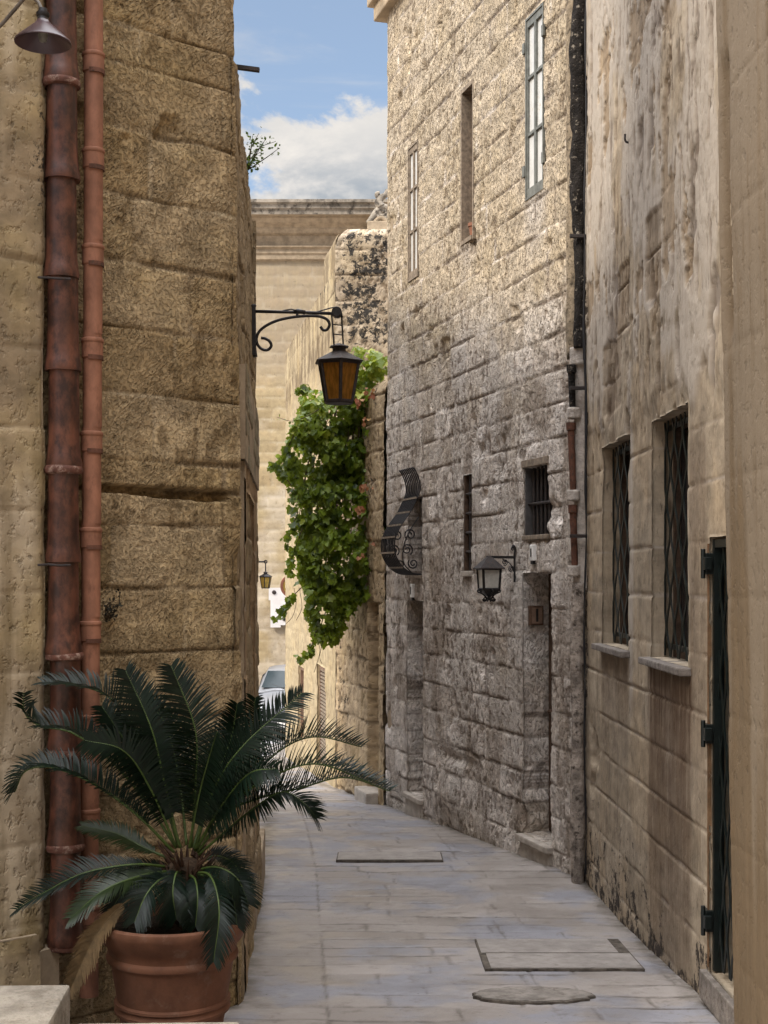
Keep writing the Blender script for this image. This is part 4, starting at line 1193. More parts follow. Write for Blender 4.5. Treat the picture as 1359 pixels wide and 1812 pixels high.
for h, lou in ((h7[0], False), (h7[1], True)):
    w = MB(); f7.box(w, h['u0'] + .003, h['u1'] - .003, h['z0'] + .003, h['z1'] - .003, -.13, -.085); dr = w.build('shutter', WOOD_B, house5)
    if lou:
        w = MB()
        nl = 26
        for k in range(nl):
            zz = h['z0'] + .04 + (h['z1'] - h['z0'] - .08) * k / nl
            f7.box(w, h['u0'] + .05, h['u1'] - .05, zz, zz + .026, -.085, -.045)
        w.build('louvre_slats', WOOD, dr)
    w = MB(); f7.box(w, h['u0'] + .003, h['u0'] + .05, h['z0'] + .003, h['z1'] - .003, -.084, -.04); f7.box(w, h['u1'] - .05, h['u1'] - .003, h['z0'] + .003, h['z1'] - .003, -.084, -.04)
    f7.box(w, h['u0'] + .05, h['u1'] - .05, h['z1'] - .06, h['z1'] - .003, -.084, -.04); w.build('frame', WOOD_B, dr)

# ------------------------------------------------------------------ far palace-like building
fb = thing('ashlar_building', 'distant flat-roofed building with a deep moulded cornice closing the view', 'building', (-3, 38, gz(38)))


def p8(U, Z):
    z = Z - E
    n = fbm(U * .8, Z * .8, 141, 4)
    return {'stain': .55 * sst(4.6, 6.0, z + 1.5 * (n - .5)) , 'pale': .3 * sst(.5, .65, n) * (z < 5)}


wall('wall', (-9, 38), (4.5, 38), E - 4.2, E + 9.3, .05, S_FAR, -1, fb, rows=(.30, .32), blen=(.7, 1.0), seed=41, jw=.028, jd=.012, rough=.004, lump=.004, block=.004, paint=p8, jbreak=.2, jwarp=.002, warp=.001, vj=1.0)
b = MB(); b.box(-9, 4.5, 38.05, 46, -2.5, E + 9.9); b.build('building_mass', S_CORNICE, fb)
Zc = lambda py, Y: E - (py - HY) / F * Y
prof = [(0, Zc(462, 38)), (-.10, Zc(460, 38)), (-.10, Zc(452, 38)), (-.14, Zc(450, 38)), (-.14, Zc(442, 38)), (-.22, Zc(440, 38)), (-.22, Zc(438, 38)), (-.06, Zc(436, 38)), (-.06, Zc(418, 38)), (-.18, Zc(415, 38)),
        (-.24, Zc(409, 38)), (-.24, Zc(406, 38)), (-.42, Zc(400, 38)), (-.5, Zc(394, 38)), (-.5, Zc(391.5, 38)), (-.7, Zc(391, 38))]
def extr(prof, y0, x0, x1):
    vs = [(x, y0 + d, z) for x in (x0, x1) for d, z in prof]; k = len(prof)
    return MB().add(vs, [(i, i + 1, k + i + 1, k + i) for i in range(k - 1)])
extr(prof, 38, -9, 4.5).build('cornice', S_CORNICE, fb)
extr([(-.7, Zc(391, 38)), (-.7, Zc(383, 38)), (-.76, Zc(381, 38)), (-.76, Zc(374, 38)), (-.84, Zc(372, 38)), (-.84, Zc(367, 38)), (1.0, Zc(366, 38))], 38, -9, 4.5).build('coping', S_CORNICE_TOP, fb)
# scroll ornament on the roof
orn = thing('roof_ornament', 'carved stone volute and finial on the skyline of the distant building', 'ornament', tuple(P(672, 396, 36.6)))
m = MB(); X_ = Vector((1, 0, 0)); Z_ = Vector((0, 0, 1)); c = P(676, 376, 36.6)
m.tube(spiral(c, .04, .19, 0, 4.2 * PI, X_, Z_, 44), .055, 8)
m.tube(bez([P(692, 372, 36.6), P(680, 366, 36.6), P(668, 372, 36.6), P(660, 384, 36.6), P(652, 396, 36.6)], 6), .085, 8)
m.build('volute', S_CORNICE_TOP, orn, True)
m = MB(); m.tube(bez([P(690, 398, 36.6), P(676, 386, 36.6), P(664, 392, 36.6), P(656, 404, 36.6)], 6), .07, 8); m.build('moulding', S_CORNICE, orn, True)
m = MB(); m.tube(bez([P(674, 366, 36.6), P(670, 358, 36.6), P(674, 350, 36.6), P(682, 345, 36.6), P(686, 336, 36.6)], 6), [.13 - .003 * i for i in range(25)], 8)
m.tube(bez([P(673, 352, 36.6), P(668, 348, 36.6), P(667, 343, 36.6), P(672, 342, 36.6)], 6), .06, 8); m.build('finial', S_CORNICE_TOP, orn, True)
m = MB(); m.box(c.x - .4, c.x + 1.4, 36.5, 38, Zc(410, 36.6), Zc(392, 36.6)); m.build('pedestal', S_CORNICE, orn, bevel=.03)
# white stepped plaque on the far wall
wp = MB(); pts = [(476, 1040), (505, 1040), (515, 1040), (515, 1106), (497, 1106), (497, 1110), (479, 1110), (479, 1062), (476, 1062)]
k = len(pts); v0 = [P(x, y, 37.95) for x, y in pts]; v1 = [Vector((v.x, 37.86, v.z)) for v in v0]
wp.add(v0 + v1, [tuple(range(k, 2 * k))] + [(i, (i + 1) % k, k + (i + 1) % k, k + i) for i in range(k)])
wpt = thing('marble_plaque', 'white stepped marble plaque on the distant wall, half hidden by the cream house', 'plaque', tuple(P(492, 1110, 37.9)))
wp.build('slab', MARBLE, wpt)
for x, y in ((485, 1048), (503, 1095)):
    m = MB(); c = P(x, y, 37.85); m.lathe((0, 0, 0), [(0, .03), (.05, .02), (.06, 0)], 12); m.v = [(c.x + a, c.y - z, c.z + b_) for a, b_, z in m.v]; m.build('rosette', IRON_RUST, wpt)
# side street house that carries the far lantern
b = MB(); b.prism([(-3.06, 30), (-3.12, 33.5), (-7, 33.5), (-7, 30)], -1.8, E + 3.2)
hs = thing('side_street_house', 'plain house far down the lane behind the corner house carrying the small lit-looking lantern', 'house', (-4, 31, gz(31)))
b.build('wall', S_CORNICE, hs)
b = MB(); b.prism([(-3.02, 29.9), (-3.08, 33.6), (-7.1, 33.6), (-7.1, 29.9)], E + 3.2, E + 3.45); b.build('roof_edge', S_CORNICE_TOP, hs, bevel=.03)


# ------------------------------------------------------------------ lanterns
def lantern(t, c, R, H, nside, glass, iron, rot=0, top=None, taper=.66):
    """body hangs below c (centre of the eaves); R eaves radius, H glass height"""
    c = Vector(c)
    ring = lambda r, z: [c + Vector((r * math.cos(rot + 2 * PI * i / nside), r * math.sin(rot + 2 * PI * i / nside), z)) for i in range(nside)]
    m = MB()
    lv = [(R * 1.10, -.008 * R / .15), (R * 1.14, 0), (R * .34, R * .42), (R * .31, R * .43), (R * .31, R * .60), (R * .46, R * .61), (R * .44, R * .65), (.002, R * .80)]
    for r, z in lv: m.v.extend([tuple(p) for p in ring(r, z)])
    for i in range(len(lv) - 1):
        for j in range(nside): m.f.append((i * nside + j, i * nside + (j + 1) % nside, (i + 1) * nside + (j + 1) % nside, (i + 1) * nside + j))
    m.f.append(tuple(range(nside))[::-1])
    m.build('roof', iron, t)
    ra, rb = R * .93, R * .93 * taper
    up_ = ring(ra, 0); lo = ring(rb, -H); w = R * .075
    m = MB()
    for i in range(nside): m.tube([up_[i], lo[i]], w, 6)
    for i in range(nside):
        m.tube([lo[i], lo[(i + 1) % nside]], w * 1.05, 6); m.tube([up_[i] - Vector((0, 0, w)), up_[(i + 1) % nside] - Vector((0, 0, w))], w, 6)
    m.build('frame', iron, t)
    m = MB(); m.add([p - Vector((0, 0, .004)) for p in lo] + [p - Vector((0, 0, .012)) for p in lo], [tuple(range(nside)), tuple(range(2 * nside - 1, nside - 1, -1))] + [(i, nside + i, nside + (i + 1) % nside, (i + 1) % nside) for i in range(nside)]); m.build('base', iron, t)
    for i in range(nside):
        j = (i + 1) % nside; m = MB(); k = .985
        q = [up_[i], up_[j], lo[j], lo[i]]; cc = c - Vector((0, 0, H / 2))
        q = [Vector((cc.x + (p.x - cc.x) * k, cc.y + (p.y - cc.y) * k, p.z)) for p in q]
        m.add(q, [(0, 1, 2, 3)]); m.build('pane', glass, t)
    m = MB(); m.lathe((c.x, c.y, c.z - H), [(0, 0), (R * .16, 0), (R * .16, H * .2), (R * .22, H * .35), (R * .2, H * .55), (0, H * .66)], 12); m.build('bulb', FROST, t, True)


YL = 8.7
sl = thing('street_lantern', 'big black iron lantern with amber glass hanging from a scrolled bracket over the lane', 'street lamp', tuple(P(600, 712, YL)))
LP = lambda x, y: P(x, y, YL)
m = MB(); m.tube([LP(449, 541), LP(450, 628)], .012, 4, sect=[(-.02, -.012), (.02, -.012), (.02, .012), (-.02, .012)], up=(0, 1, 0)); m.tube([LP(450, 618), LP(452, 632)], .014, 8)
m.lathe(LP(449, 541), [(0, .012), (.014, .008), (.018, 0), (.014, -.01), (0, -.012)], 10); m.build('wall_plate', IRON, sl)
m = MB(); m.tube([LP(450, 551), LP(500, 552), LP(545, 553), LP(590, 555)], .0105, 8); m.tube([LP(520, 552), LP(527, 550), LP(540, 553)], .014, 6); m.build('arm', IRON, sl, True)
m = MB(); m.tube([LP(500, 550), LP(515, 547), LP(540, 553), LP(560, 552), LP(585, 545), LP(596, 543), LP(604, 552), LP(606, 562)], .0045, 6); m.build('cable', IRON, sl, True)
m = MB()
c1 = LP(470, 602)
pts = bez([LP(578, 578), LP(572, 585), LP(567, 580), LP(568, 574)], 6)
arc = bez([LP(462, 598), LP(469, 599), LP(477, 604), LP(480, 612), LP(474, 619), LP(464, 618), LP(456, 610), LP(454, 598), LP(460, 585), LP(475, 574), LP(495, 566), LP(520, 561), LP(545, 559), LP(565, 560), LP(578, 565), LP(583, 574), LP(579, 583), (LP(572, 584)), LP(567, 578)], 6)
m.tube(arc, .0095, 8); m.tube([LP(526, 553), LP(526, 562)], .009, 6); m.tube([LP(450, 605), LP(456, 606)], .012, 6); m.build('scroll', IRON, sl, True)
m = MB(); c = LP(596, 553); m.tube([c + Vector((0, -.035, 0)), c + Vector((0, .035, 0))], .033, 16); m.build('pulley', IRON, sl, bevel=.004)
m = MB()
for dx, dy, x2 in ((-9, -.028, 592), (8, .028, 608)):
    m.tube([LP(596, 553) + Vector((dx / F * YL, dy, -.01)), LP(x2, 622) + Vector((0, dy, 0))], .0055, 6)
for yy in (575, 592): m.tube([LP(590, yy) + Vector((0, -.02, 0)), LP(606, yy) + Vector((0, .02, 0))], .004, 6)
m.build('hanger', IRON, sl)
lantern(sl, LP(600, 640), .150, .258, 6, AMBER, IRON_RUST, rot=PI / 6 + .12)
# far lantern
YL2 = 30.6
fl = thing('street_lantern', 'small far lantern with pale yellow panes hanging at the end of the lane', 'street lamp', tuple(P(470, 1042, YL2)))
m = MB(); m.tube([P(440, 994, YL2), P(470, 994, YL2)], .018, 6); m.tube(spiral(P(470, 994, YL2), .03, .03, 0, 2 * PI, X_, Z_, 14), .014, 6); m.tube([P(470, 996, YL2), P(470, 1014, YL2)], .014, 6); m.build('arm', IRON, fl)
lantern(fl, P(470, 1020, YL2), .145, .26, 6, AMBER_L, IRON, rot=.4)
# wall lantern on the rough house
wl = thing('wall_lantern', 'black wall lantern with a pyramid roof and frosted panes on the rough stone house', 'wall lamp', tuple(f2.at(uy(11.24), E - .2, .24)))
ul = uy(11.24); W = lambda d, z, du=0: f2.at(ul + du, E + z, d)
zz = lambda y: (1020 - y) / F * 11.2
m = MB(); m.tube(bez([W(.03, zz(968)), W(.022, zz(965)), W(.008, zz(970)), W(.012, zz(980)), W(.012, zz(1000)), W(.012, zz(1030))], 6), .009, 8)
m.tube(spiral(W(.028, zz(971)), .006, .016, 0, 3 * PI, n3, up, 16), .005, 6); m.build('wall_plate', IRON, wl, True)
m = MB(); m.tube([W(.01, zz(986)), W(.26, zz(986))], .010, 4, sect=[(-.011, -.008), (.011, -.008), (.011, .008), (-.011, .008)], up=(0, 0, 1)); m.build('arm', IRON, wl)
m = MB()
for (d, z, r, s) in ((.10, zz(995), .028, 1), (.04, zz(1006), .028, -1)):
    m.tube(spiral(W(d, z), .005, r, 0, 3.6 * PI, n3 * s, up, 22), .0045, 6)
m.tube(bez([W(.02, zz(1012)), W(.05, zz(998)), W(.12, zz(989))], 6), .0045, 6); m.build('scroll', IRON, wl, True)
lc = W(.238, 0)
sq = lambda r, z: [Vector((lc.x + a * r, lc.y + b_ * r, E + z)) for a, b_ in ((-1, -1), (1, -1), (1, 1), (-1, 1))]
def rotz(ps, a=.25): 
    return [Vector((lc.x + (p.x - lc.x) * math.cos(a) - (p.y - lc.y) * math.sin(a), lc.y + (p.x - lc.x) * math.sin(a) + (p.y - lc.y) * math.cos(a), p.z)) for p in ps]
ra = rotz
m = MB(); L_ = [ra(sq(.104, zz(1007))), ra(sq(.104, zz(1005))), ra(sq(.012, zz(984)))]
m.add(sum(L_, []), [(3, 2, 1, 0), (8, 9, 10, 11)] + [(i * 4 + j, i * 4 + (j + 1) % 4, i * 4 + 4 + (j + 1) % 4, i * 4 + 4 + j) for i in range(2) for j in range(4)]); m.build('roof', IRON_RUST, wl)
m = MB(); a_, b_ = ra(sq(.075, zz(1007))), ra(sq(.066, zz(1042)))
for i in range(4): m.tube([a_[i], b_[i]], .011, 4); m.tube([a_[i], a_[(i + 1) % 4]], .009, 4); m.tube([b_[i], b_[(i + 1) % 4]], .010, 4)
m.build('frame', IRON, wl)
for i in range(4):
    m = MB(); j = (i + 1) % 4; m.add([a_[i], a_[j], b_[j], b_[i]], [(0, 1, 2, 3)]); m.build('pane', plain('frosted_pane', (.50, .485, .44), .35, .4, 0, .12, 30), wl)
m = MB(); L_ = [ra(sq(.066, zz(1043))), ra(sq(.05, zz(1049))), ra(sq(.012, zz(1056))), ra(sq(.010, zz(1062)))]
m.add(sum(L_, []), [(0, 1, 2, 3), (15, 14, 13, 12)] + [(i * 4 + j, i * 4 + (j + 1) % 4, i * 4 + 4 + (j + 1) % 4, i * 4 + 4 + j) for i in range(3) for j in range(4)]); m.build('base', IRON, wl)
m = MB()
for k in range(4):
    a = .25 + k * PI / 2; dv = Vector((math.cos(a), math.sin(a), 0)); c = Vector((lc.x, lc.y, 0))
    m.tube(spiral(c + dv * .085 + up * (E + zz(1046)), .004, .02, 0, 3.2 * PI, dv, up, 18), .006, 6)
    m.tube(spiral(c + dv * .036 + up * (E + zz(1060)), .004, .02, PI, 4 * PI, dv, up, 18), .006, 6)
    m.tube(bez([c + dv * .09 + up * (E + zz(1048)), c + dv * .05 + up * (E + zz(1052)), c + dv * .012 + up * (E + zz(1060))], 5), .006, 6)
m.build('foot_scroll', IRON, wl, True)

# ------------------------------------------------------------------ round sign
rs = thing('round_sign', 'round sign with a red-brown edge peeping past the corner of the cream house', 'sign', (-1.73, 25.5, gz(25.5)))
c = P(517, 1037, 25.5)
m = MB(); m.lathe((0, 0, 0), [(0, -.02), (.215, -.02), (.225, 0), (.215, .02), (.175, .022), (.17, .012), (0, .012)], 40); m.v = [(c.x + a, c.y - z, c.z + b_) for a, b_, z in m.v]; m.build('rim', REDP, rs, 'auto')
m = MB(); m.lathe((0, 0, 0), [(.17, .014), (0, .014)], 40); m.v = [(c.x + a, c.y - z, c.z + b_) for a, b_, z in m.v]; m.build('face', AMBER_L, rs)
m = MB(); m.tube([(c.x, 25.56, gz(25.5)), (c.x, 25.56, c.z + .2)], .03, 10); m.build('pole', CHROME if False else IRON, rs)

# ------------------------------------------------------------------ hanging vine
def inside(p, poly):
    x, y = p; c = False; k = len(poly)
    for i in range(k):
        (x1, y1), (x2, y2) = poly[i], poly[i - 1]
        if (y1 > y) != (y2 > y) and x < (x2 - x1) * (y - y1) / (y2 - y1) + x1: c = not c
    return c


VINE = [(625, 612), (660, 618), (682, 632), (680, 662), (666, 678), (662, 720), (658, 800), (664, 870), (660, 940), (668, 985), (664, 1040), (650, 1058), (628, 1066), (612, 1100), (598, 1128), (570, 1136),
        (552, 1120), (540, 1085), (545, 1050), (527, 1030), (531, 985), (520, 930), (508, 893), (517, 860), (498, 838), (510, 800), (513, 762), (534, 720), (532, 690), (560, 688), (590, 690), (615, 660)]
LEAFSHAPE = np.array([(0, 0), (.28, -.06), (.52, .10), (.40, .34), (.56, .62), (.30, .66), (.16, .92), (0, 1.0), (-.16, .92), (-.30, .66), (-.56, .62), (-.40, .34), (-.52, .10), (-.28, -.06), (0, .42)])


def leaf_cloud(name, pts, dirs, sizes, hue, mat, parent, seed):
    r = np.random.default_rng(seed); V = []; Q = []; B = []
    for p, dn, s, h in zip(pts, dirs, sizes, hue):
        nrm = Vector(dn).normalized()
        down = Vector((r.normal(0, .45), r.normal(0, .45), -1)); t = down - nrm * down.dot(nrm)
        if t.length < 1e-3: t = nrm.orthogonal()
        t.normalize(); b = nrm.cross(t); fold = r.uniform(.10, .5); curl = r.uniform(-.3, .45)
        k = len(V); asp = r.uniform(.8, 1.15)
        for x, y in LEAFSHAPE:
            V.append(tuple(Vector(p) + b * (x * s * asp) + t * (y * s) + nrm * (s * (abs(x) * fold - curl * y * y)) + nrm * r.normal(0, .03) * s)); B.append(h)
        c = k + 14
        Q += [(c, k + i, k + i + 1) for i in range(13)] + [(c, k + 13, k)]
    me = np_mesh(name, np.array(V), np.array(Q), {'blk': B})
    return link(name, me, mat, parent, False)


vine = thing('hanging_vine', 'bright green vine hanging in a thick curtain over the garden wall', 'vine', tuple(P(615, 665, 15.6)))
r = np.random.default_rng(5)
pts = []; dirs = []; siz = []; hue = []
base_wall = lambda X: (4.40 - X) / .295        # depth of the wall face at X
N = 0
while N < 6400:
    x, y = r.uniform(480, 690), r.uniform(605, 1140)
    if not inside((x, y), VINE): continue
    # clumps: keep gaps between sprays
    g = fbm(np.array(x / 34.), np.array(y / 30.), 151, 3)
    if g < .40 and r.random() < .72: continue
    Y0 = 15.75 + .35 * (fbm(np.array(x / 45.), np.array(y / 40.), 152, 3) - .5) * 2 - (.25 if y < 700 else 0)
    layer = r.random()
    Y = Y0 + (r.normal(0, .05) if layer < .62 else r.uniform(.05, .55))
    p = P(x, y, Y)
    if y < 690 and x > 610: p = P(x, y, Y + .1)
    pts.append(p)
    dn = Vector((r.normal(-.35, .55), r.normal(-.8, .45), r.normal(.45, .45)))
    dirs.append(dn); siz.append(r.uniform(.035, .085) if r.random() < .88 else r.uniform(.085, .12)); N += 1
    sun_ = .42 * float(sst(800, 660, np.array(y + .35 * (x - 560)))) + .18 * (g > .55)  # sunlit look of the top left put into the leaf colour
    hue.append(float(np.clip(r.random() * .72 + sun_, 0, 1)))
sprays = [[(533, 1040), (512, 1062), (500, 1082), (482, 1098)], [(560, 1115), (552, 1140), (545, 1155), (525, 1168)], [(516, 860), (500, 838), (486, 822), (480, 830)], [(535, 935), (520, 975), (512, 1000), (516, 1015)],
          [(548, 690), (538, 684), (530, 692)], [(528, 905), (512, 945), (508, 965)], [(520, 770), (505, 800), (492, 818)], [(600, 690), (570, 720), (540, 738), (515, 745), (490, 738)], [(660, 1010), (668, 980), (672, 960)],
          [(655, 935), (672, 930), (680, 938)]]
sm = MB()
for i, s in enumerate(sprays):
    c = bez([P(x, y, 15.55 + .04 * math.sin(i + k)) for k, (x, y) in enumerate(s)], 8)
    sm.tube(c, [.006 * (1 - .6 * j / len(c)) for j in range(len(c))], 5)
    thin = (i == 7)
    for j in range(4 if not thin else 10, len(c)):
        for _ in range(2):
            if r.random() < .35: continue
            pts.append(c[j] + Vector((r.normal(0, .02), r.normal(0, .03), r.normal(0, .02)))); dirs.append(Vector((r.normal(-.2, .5), r.normal(-.8, .4), r.normal(.3, .4))))
            siz.append((r.uniform(.05, .10) if not thin else r.uniform(.02, .035)) * (1 if j < len(c) - 5 else .8)); hue.append(r.random() * .7)
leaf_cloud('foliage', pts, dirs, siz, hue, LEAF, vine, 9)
# bare trailing tendrils
for a in ([(520, 1040), (524, 1065), (518, 1090), (505, 1105)], [(530, 1040), (534, 1075), (524, 1098)], [(556, 1120), (566, 1150), (556, 1190)], [(575, 1120), (566, 1160), (570, 1175)]):
    c = bez([P(x, y, 15.6) for x, y in a], 8); sm.tube(c, .003, 4)
for k in range(34):
    x = r.uniform(545, 655); y0 = r.uniform(650, 760); n = r.integers(3, 6)
    c = [P(x, y0, 15.95)]
    for j in range(n): x = x + r.normal(-6, 10); y0 += r.uniform(50, 90); c.append(P(min(max(x, 520), 660), min(y0, 1110), 15.95 + r.normal(0, .08)))
    sm.tube(bez(c, 6), .006, 5)
sm.tube(bez([P(668, 690, 15.4), P(666, 800, 15.38), P(669, 900, 15.36), P(664, 1040, 15.36)], 8), .004, 5)
sm.build('stem', VSTEM, vine, True)
pts = []; dirs = []; siz = []; hue = []
for (x, y, n, s) in ((640, 705, 8, 9), (652, 690, 8, 8), (645, 860, 9, 6), (637, 900, 10, 6), (648, 745, 5, 6), (634, 712, 4, 4), (640, 985, 3, 5), (660, 960, 3, 5)):
    for _ in range(n):
        pts.append(P(x + r.normal(0, s * .7), y + r.normal(0, s * .7), 15.35)); dirs.append(Vector((r.normal(0, .5), r.normal(-.8, .3), r.normal(.2, .4)))); siz.append(r.uniform(.03, .06)); hue.append(r.random())
leaf_cloud('dry_leaves', pts, dirs, siz, hue, DRYLEAF, vine, 19)

# ------------------------------------------------------------------ pot and cycad
PC = (-.857, 5.50); zr = E - 1.372
zb = gz(5.5)
pot = thing('terracotta_pot', 'big round terracotta pot with moulded bands standing at the corner below the palm', 'plant pot', (PC[0], PC[1], zb))
hh = zr - zb
prof = [(0, 0), (.175, 0), (.183, .01), (.190, .07), (.199, .095), (.205, .10), (.206, .115), (.200, .12), (.212, .19), (.218, .205), (.231, .21), (.233, .222), (.226, .232), (.226, .24), (.234, .247), (.233, .256), (.222, .262),
        (.245, .40), (.252, .415), (.262, .42), (.266, .432), (.262, .444), (.256, .45), (.262, .48), (.280, .497), (.305, hh - .045), (.315, hh - .025), (.313, hh - .008), (.303, hh), (.288, hh - .004), (.278, hh - .02), (.270, hh - .07)]
m = MB(); m.lathe((PC[0], PC[1], zb), prof, 72); m.build('pot_body', TERRA_POT, pot, 'auto')
m = MB(); kk = 24; vs = [(PC[0], PC[1], zr - .045)]
for rr in (.12, .262):
    for j in range(kk): vs.append((PC[0] + rr * math.cos(2 * PI * j / kk), PC[1] + rr * math.sin(2 * PI * j / kk), zr - .055 + random.uniform(-.012, .012)))
m.add(vs, [(0, 1 + j, 1 + (j + 1) % kk) for j in range(kk)] + [(1 + j, 1 + kk + j, 1 + kk + (j + 1) % kk, 1 + (j + 1) % kk) for j in range(kk)]); m.build('soil', SOIL, pot, True)

BX, BY = 328, 5.52
palm = thing('cycad_palm', 'dark green cycad palm with stiff feathery fronds growing from the terracotta pot', 'palm', (P(BX, 1600, BY).x, BY, zr - .05))
crown = P(BX, 1528, BY)
m = MB()
zs = np.linspace(zr - .08, crown.z + .02, 14)
vs = []; fs = []
for i, z in enumerate(zs):
    f = i / 13
    for j in range(16):
        t = 2 * PI * j / 16; rr = (.085 - .012 * f) * (1 + .22 * math.sin(j * 2.4 + i * 1.9)) * (1 if i < 13 else .4)
        vs.append((crown.x + rr * math.cos(t), BY + rr * math.sin(t), z))
for i in range(13):
    for j in range(16): fs.append((i * 16 + j, i * 16 + (j + 1) % 16, (i + 1) * 16 + (j + 1) % 16, (i + 1) * 16 + j))
fs.append(tuple(13 * 16 + j for j in range(16)))
m.add(vs, fs); m.build('trunk', BARK, palm)
m = MB()
for k in range(46):
    a = random.uniform(0, 2 * PI); z = random.uniform(-.03, .05); rr = random.uniform(.05, .085)
    p0 = crown + Vector((rr * math.cos(a), rr * math.sin(a), z - .03)); out = Vector((math.cos(a), math.sin(a), random.uniform(.8, 2.2))).normalized()
    m.tube([p0, p0 + out * .05, p0 + out * random.uniform(.07, .11)], [.008, .005, .001], 5)
m.build('leaf_base', STALK_R, palm)


def frond(ctrl, leafl, mat, nl=74, start=.20, droop=.30, width=.0044, stalk=STALK, vee=.5, seed=0, face=None, yellow=0.0):
    """ctrl: list of points (photo px, px, depth); leaflets along the stalk in two ranks"""
    rr = random.Random(seed)
    c = bez([P(x, y, Y) for x, y, Y in ctrl], 14); n = len(c)
    lens = [0]
    for i in range(1, n): lens.append(lens[-1] + (c[i] - c[i - 1]).length)
    T = lens[-1]

    def at(s):
        s = min(max(s, 0), T * .9999)
        for i in range(1, n):
            if lens[i] >= s:
                f = (s - lens[i - 1]) / max(1e-9, lens[i] - lens[i - 1]); return c[i - 1].lerp(c[i], f), (c[i] - c[i - 1]).normalized()
        return c[-1], (c[-1] - c[-2]).normalized()
    V = []; Q = []; B = []
    for k in range(nl):
        f = start + (1 - start) * (k + .5) / nl
        p, d = at(f * T)
        upv = Vector(face) if face else Vector((0, 0, 1))
        sd = d.cross(upv)
        if sd.length < .15: sd = d.cross(Vector((0, -1, .3)))
        sd.normalize(); nu = sd.cross(d).normalized()
        env = min(1, .35 + 2.6 * (f - start)) * (1 - .62 * max(0, (f - .55) / .45) ** 2)
        for s_ in (-1, 1):
            L = leafl * 1.1 * env * rr.uniform(.86, 1.1)
            fw = .30 + .60 * f
            dv = (sd * s_ + d * fw * rr.uniform(.8, 1.15) + nu * vee * rr.uniform(.75, 1.2)).normalized()
            w = dv.cross(nu).normalized()
            k0 = len(V); b = rr.random() * .8 + yellow
            wd = width * rr.uniform(.85, 1.1)
            for q_, wq in ((0, .7), (.3, 1.0), (.65, .8), (1.0, .08)):
                pt = p + dv * (L * q_) + Vector((0, 0, -1)) * (droop * L * q_ * q_) + d * (.10 * L * q_ * q_)
                V.append(tuple(pt - w * wd * wq)); V.append(tuple(pt + w * wd * wq + nu * wd * .5)); B += [b, b]
            for j in range(3): Q.append((k0 + 2 * j, k0 + 2 * j + 1, k0 + 2 * j + 3, k0 + 2 * j + 2))
    me = np_mesh('frond', np.array(V), np.array(Q), {'blk': B})
    o = link('frond', me, mat, palm, False)
    m = MB(); m.tube(c, [.0056 * (1 - .8 * i / n) + .0008 for i in range(n)], 6); m.build('stalk', stalk, o, True)
    return o


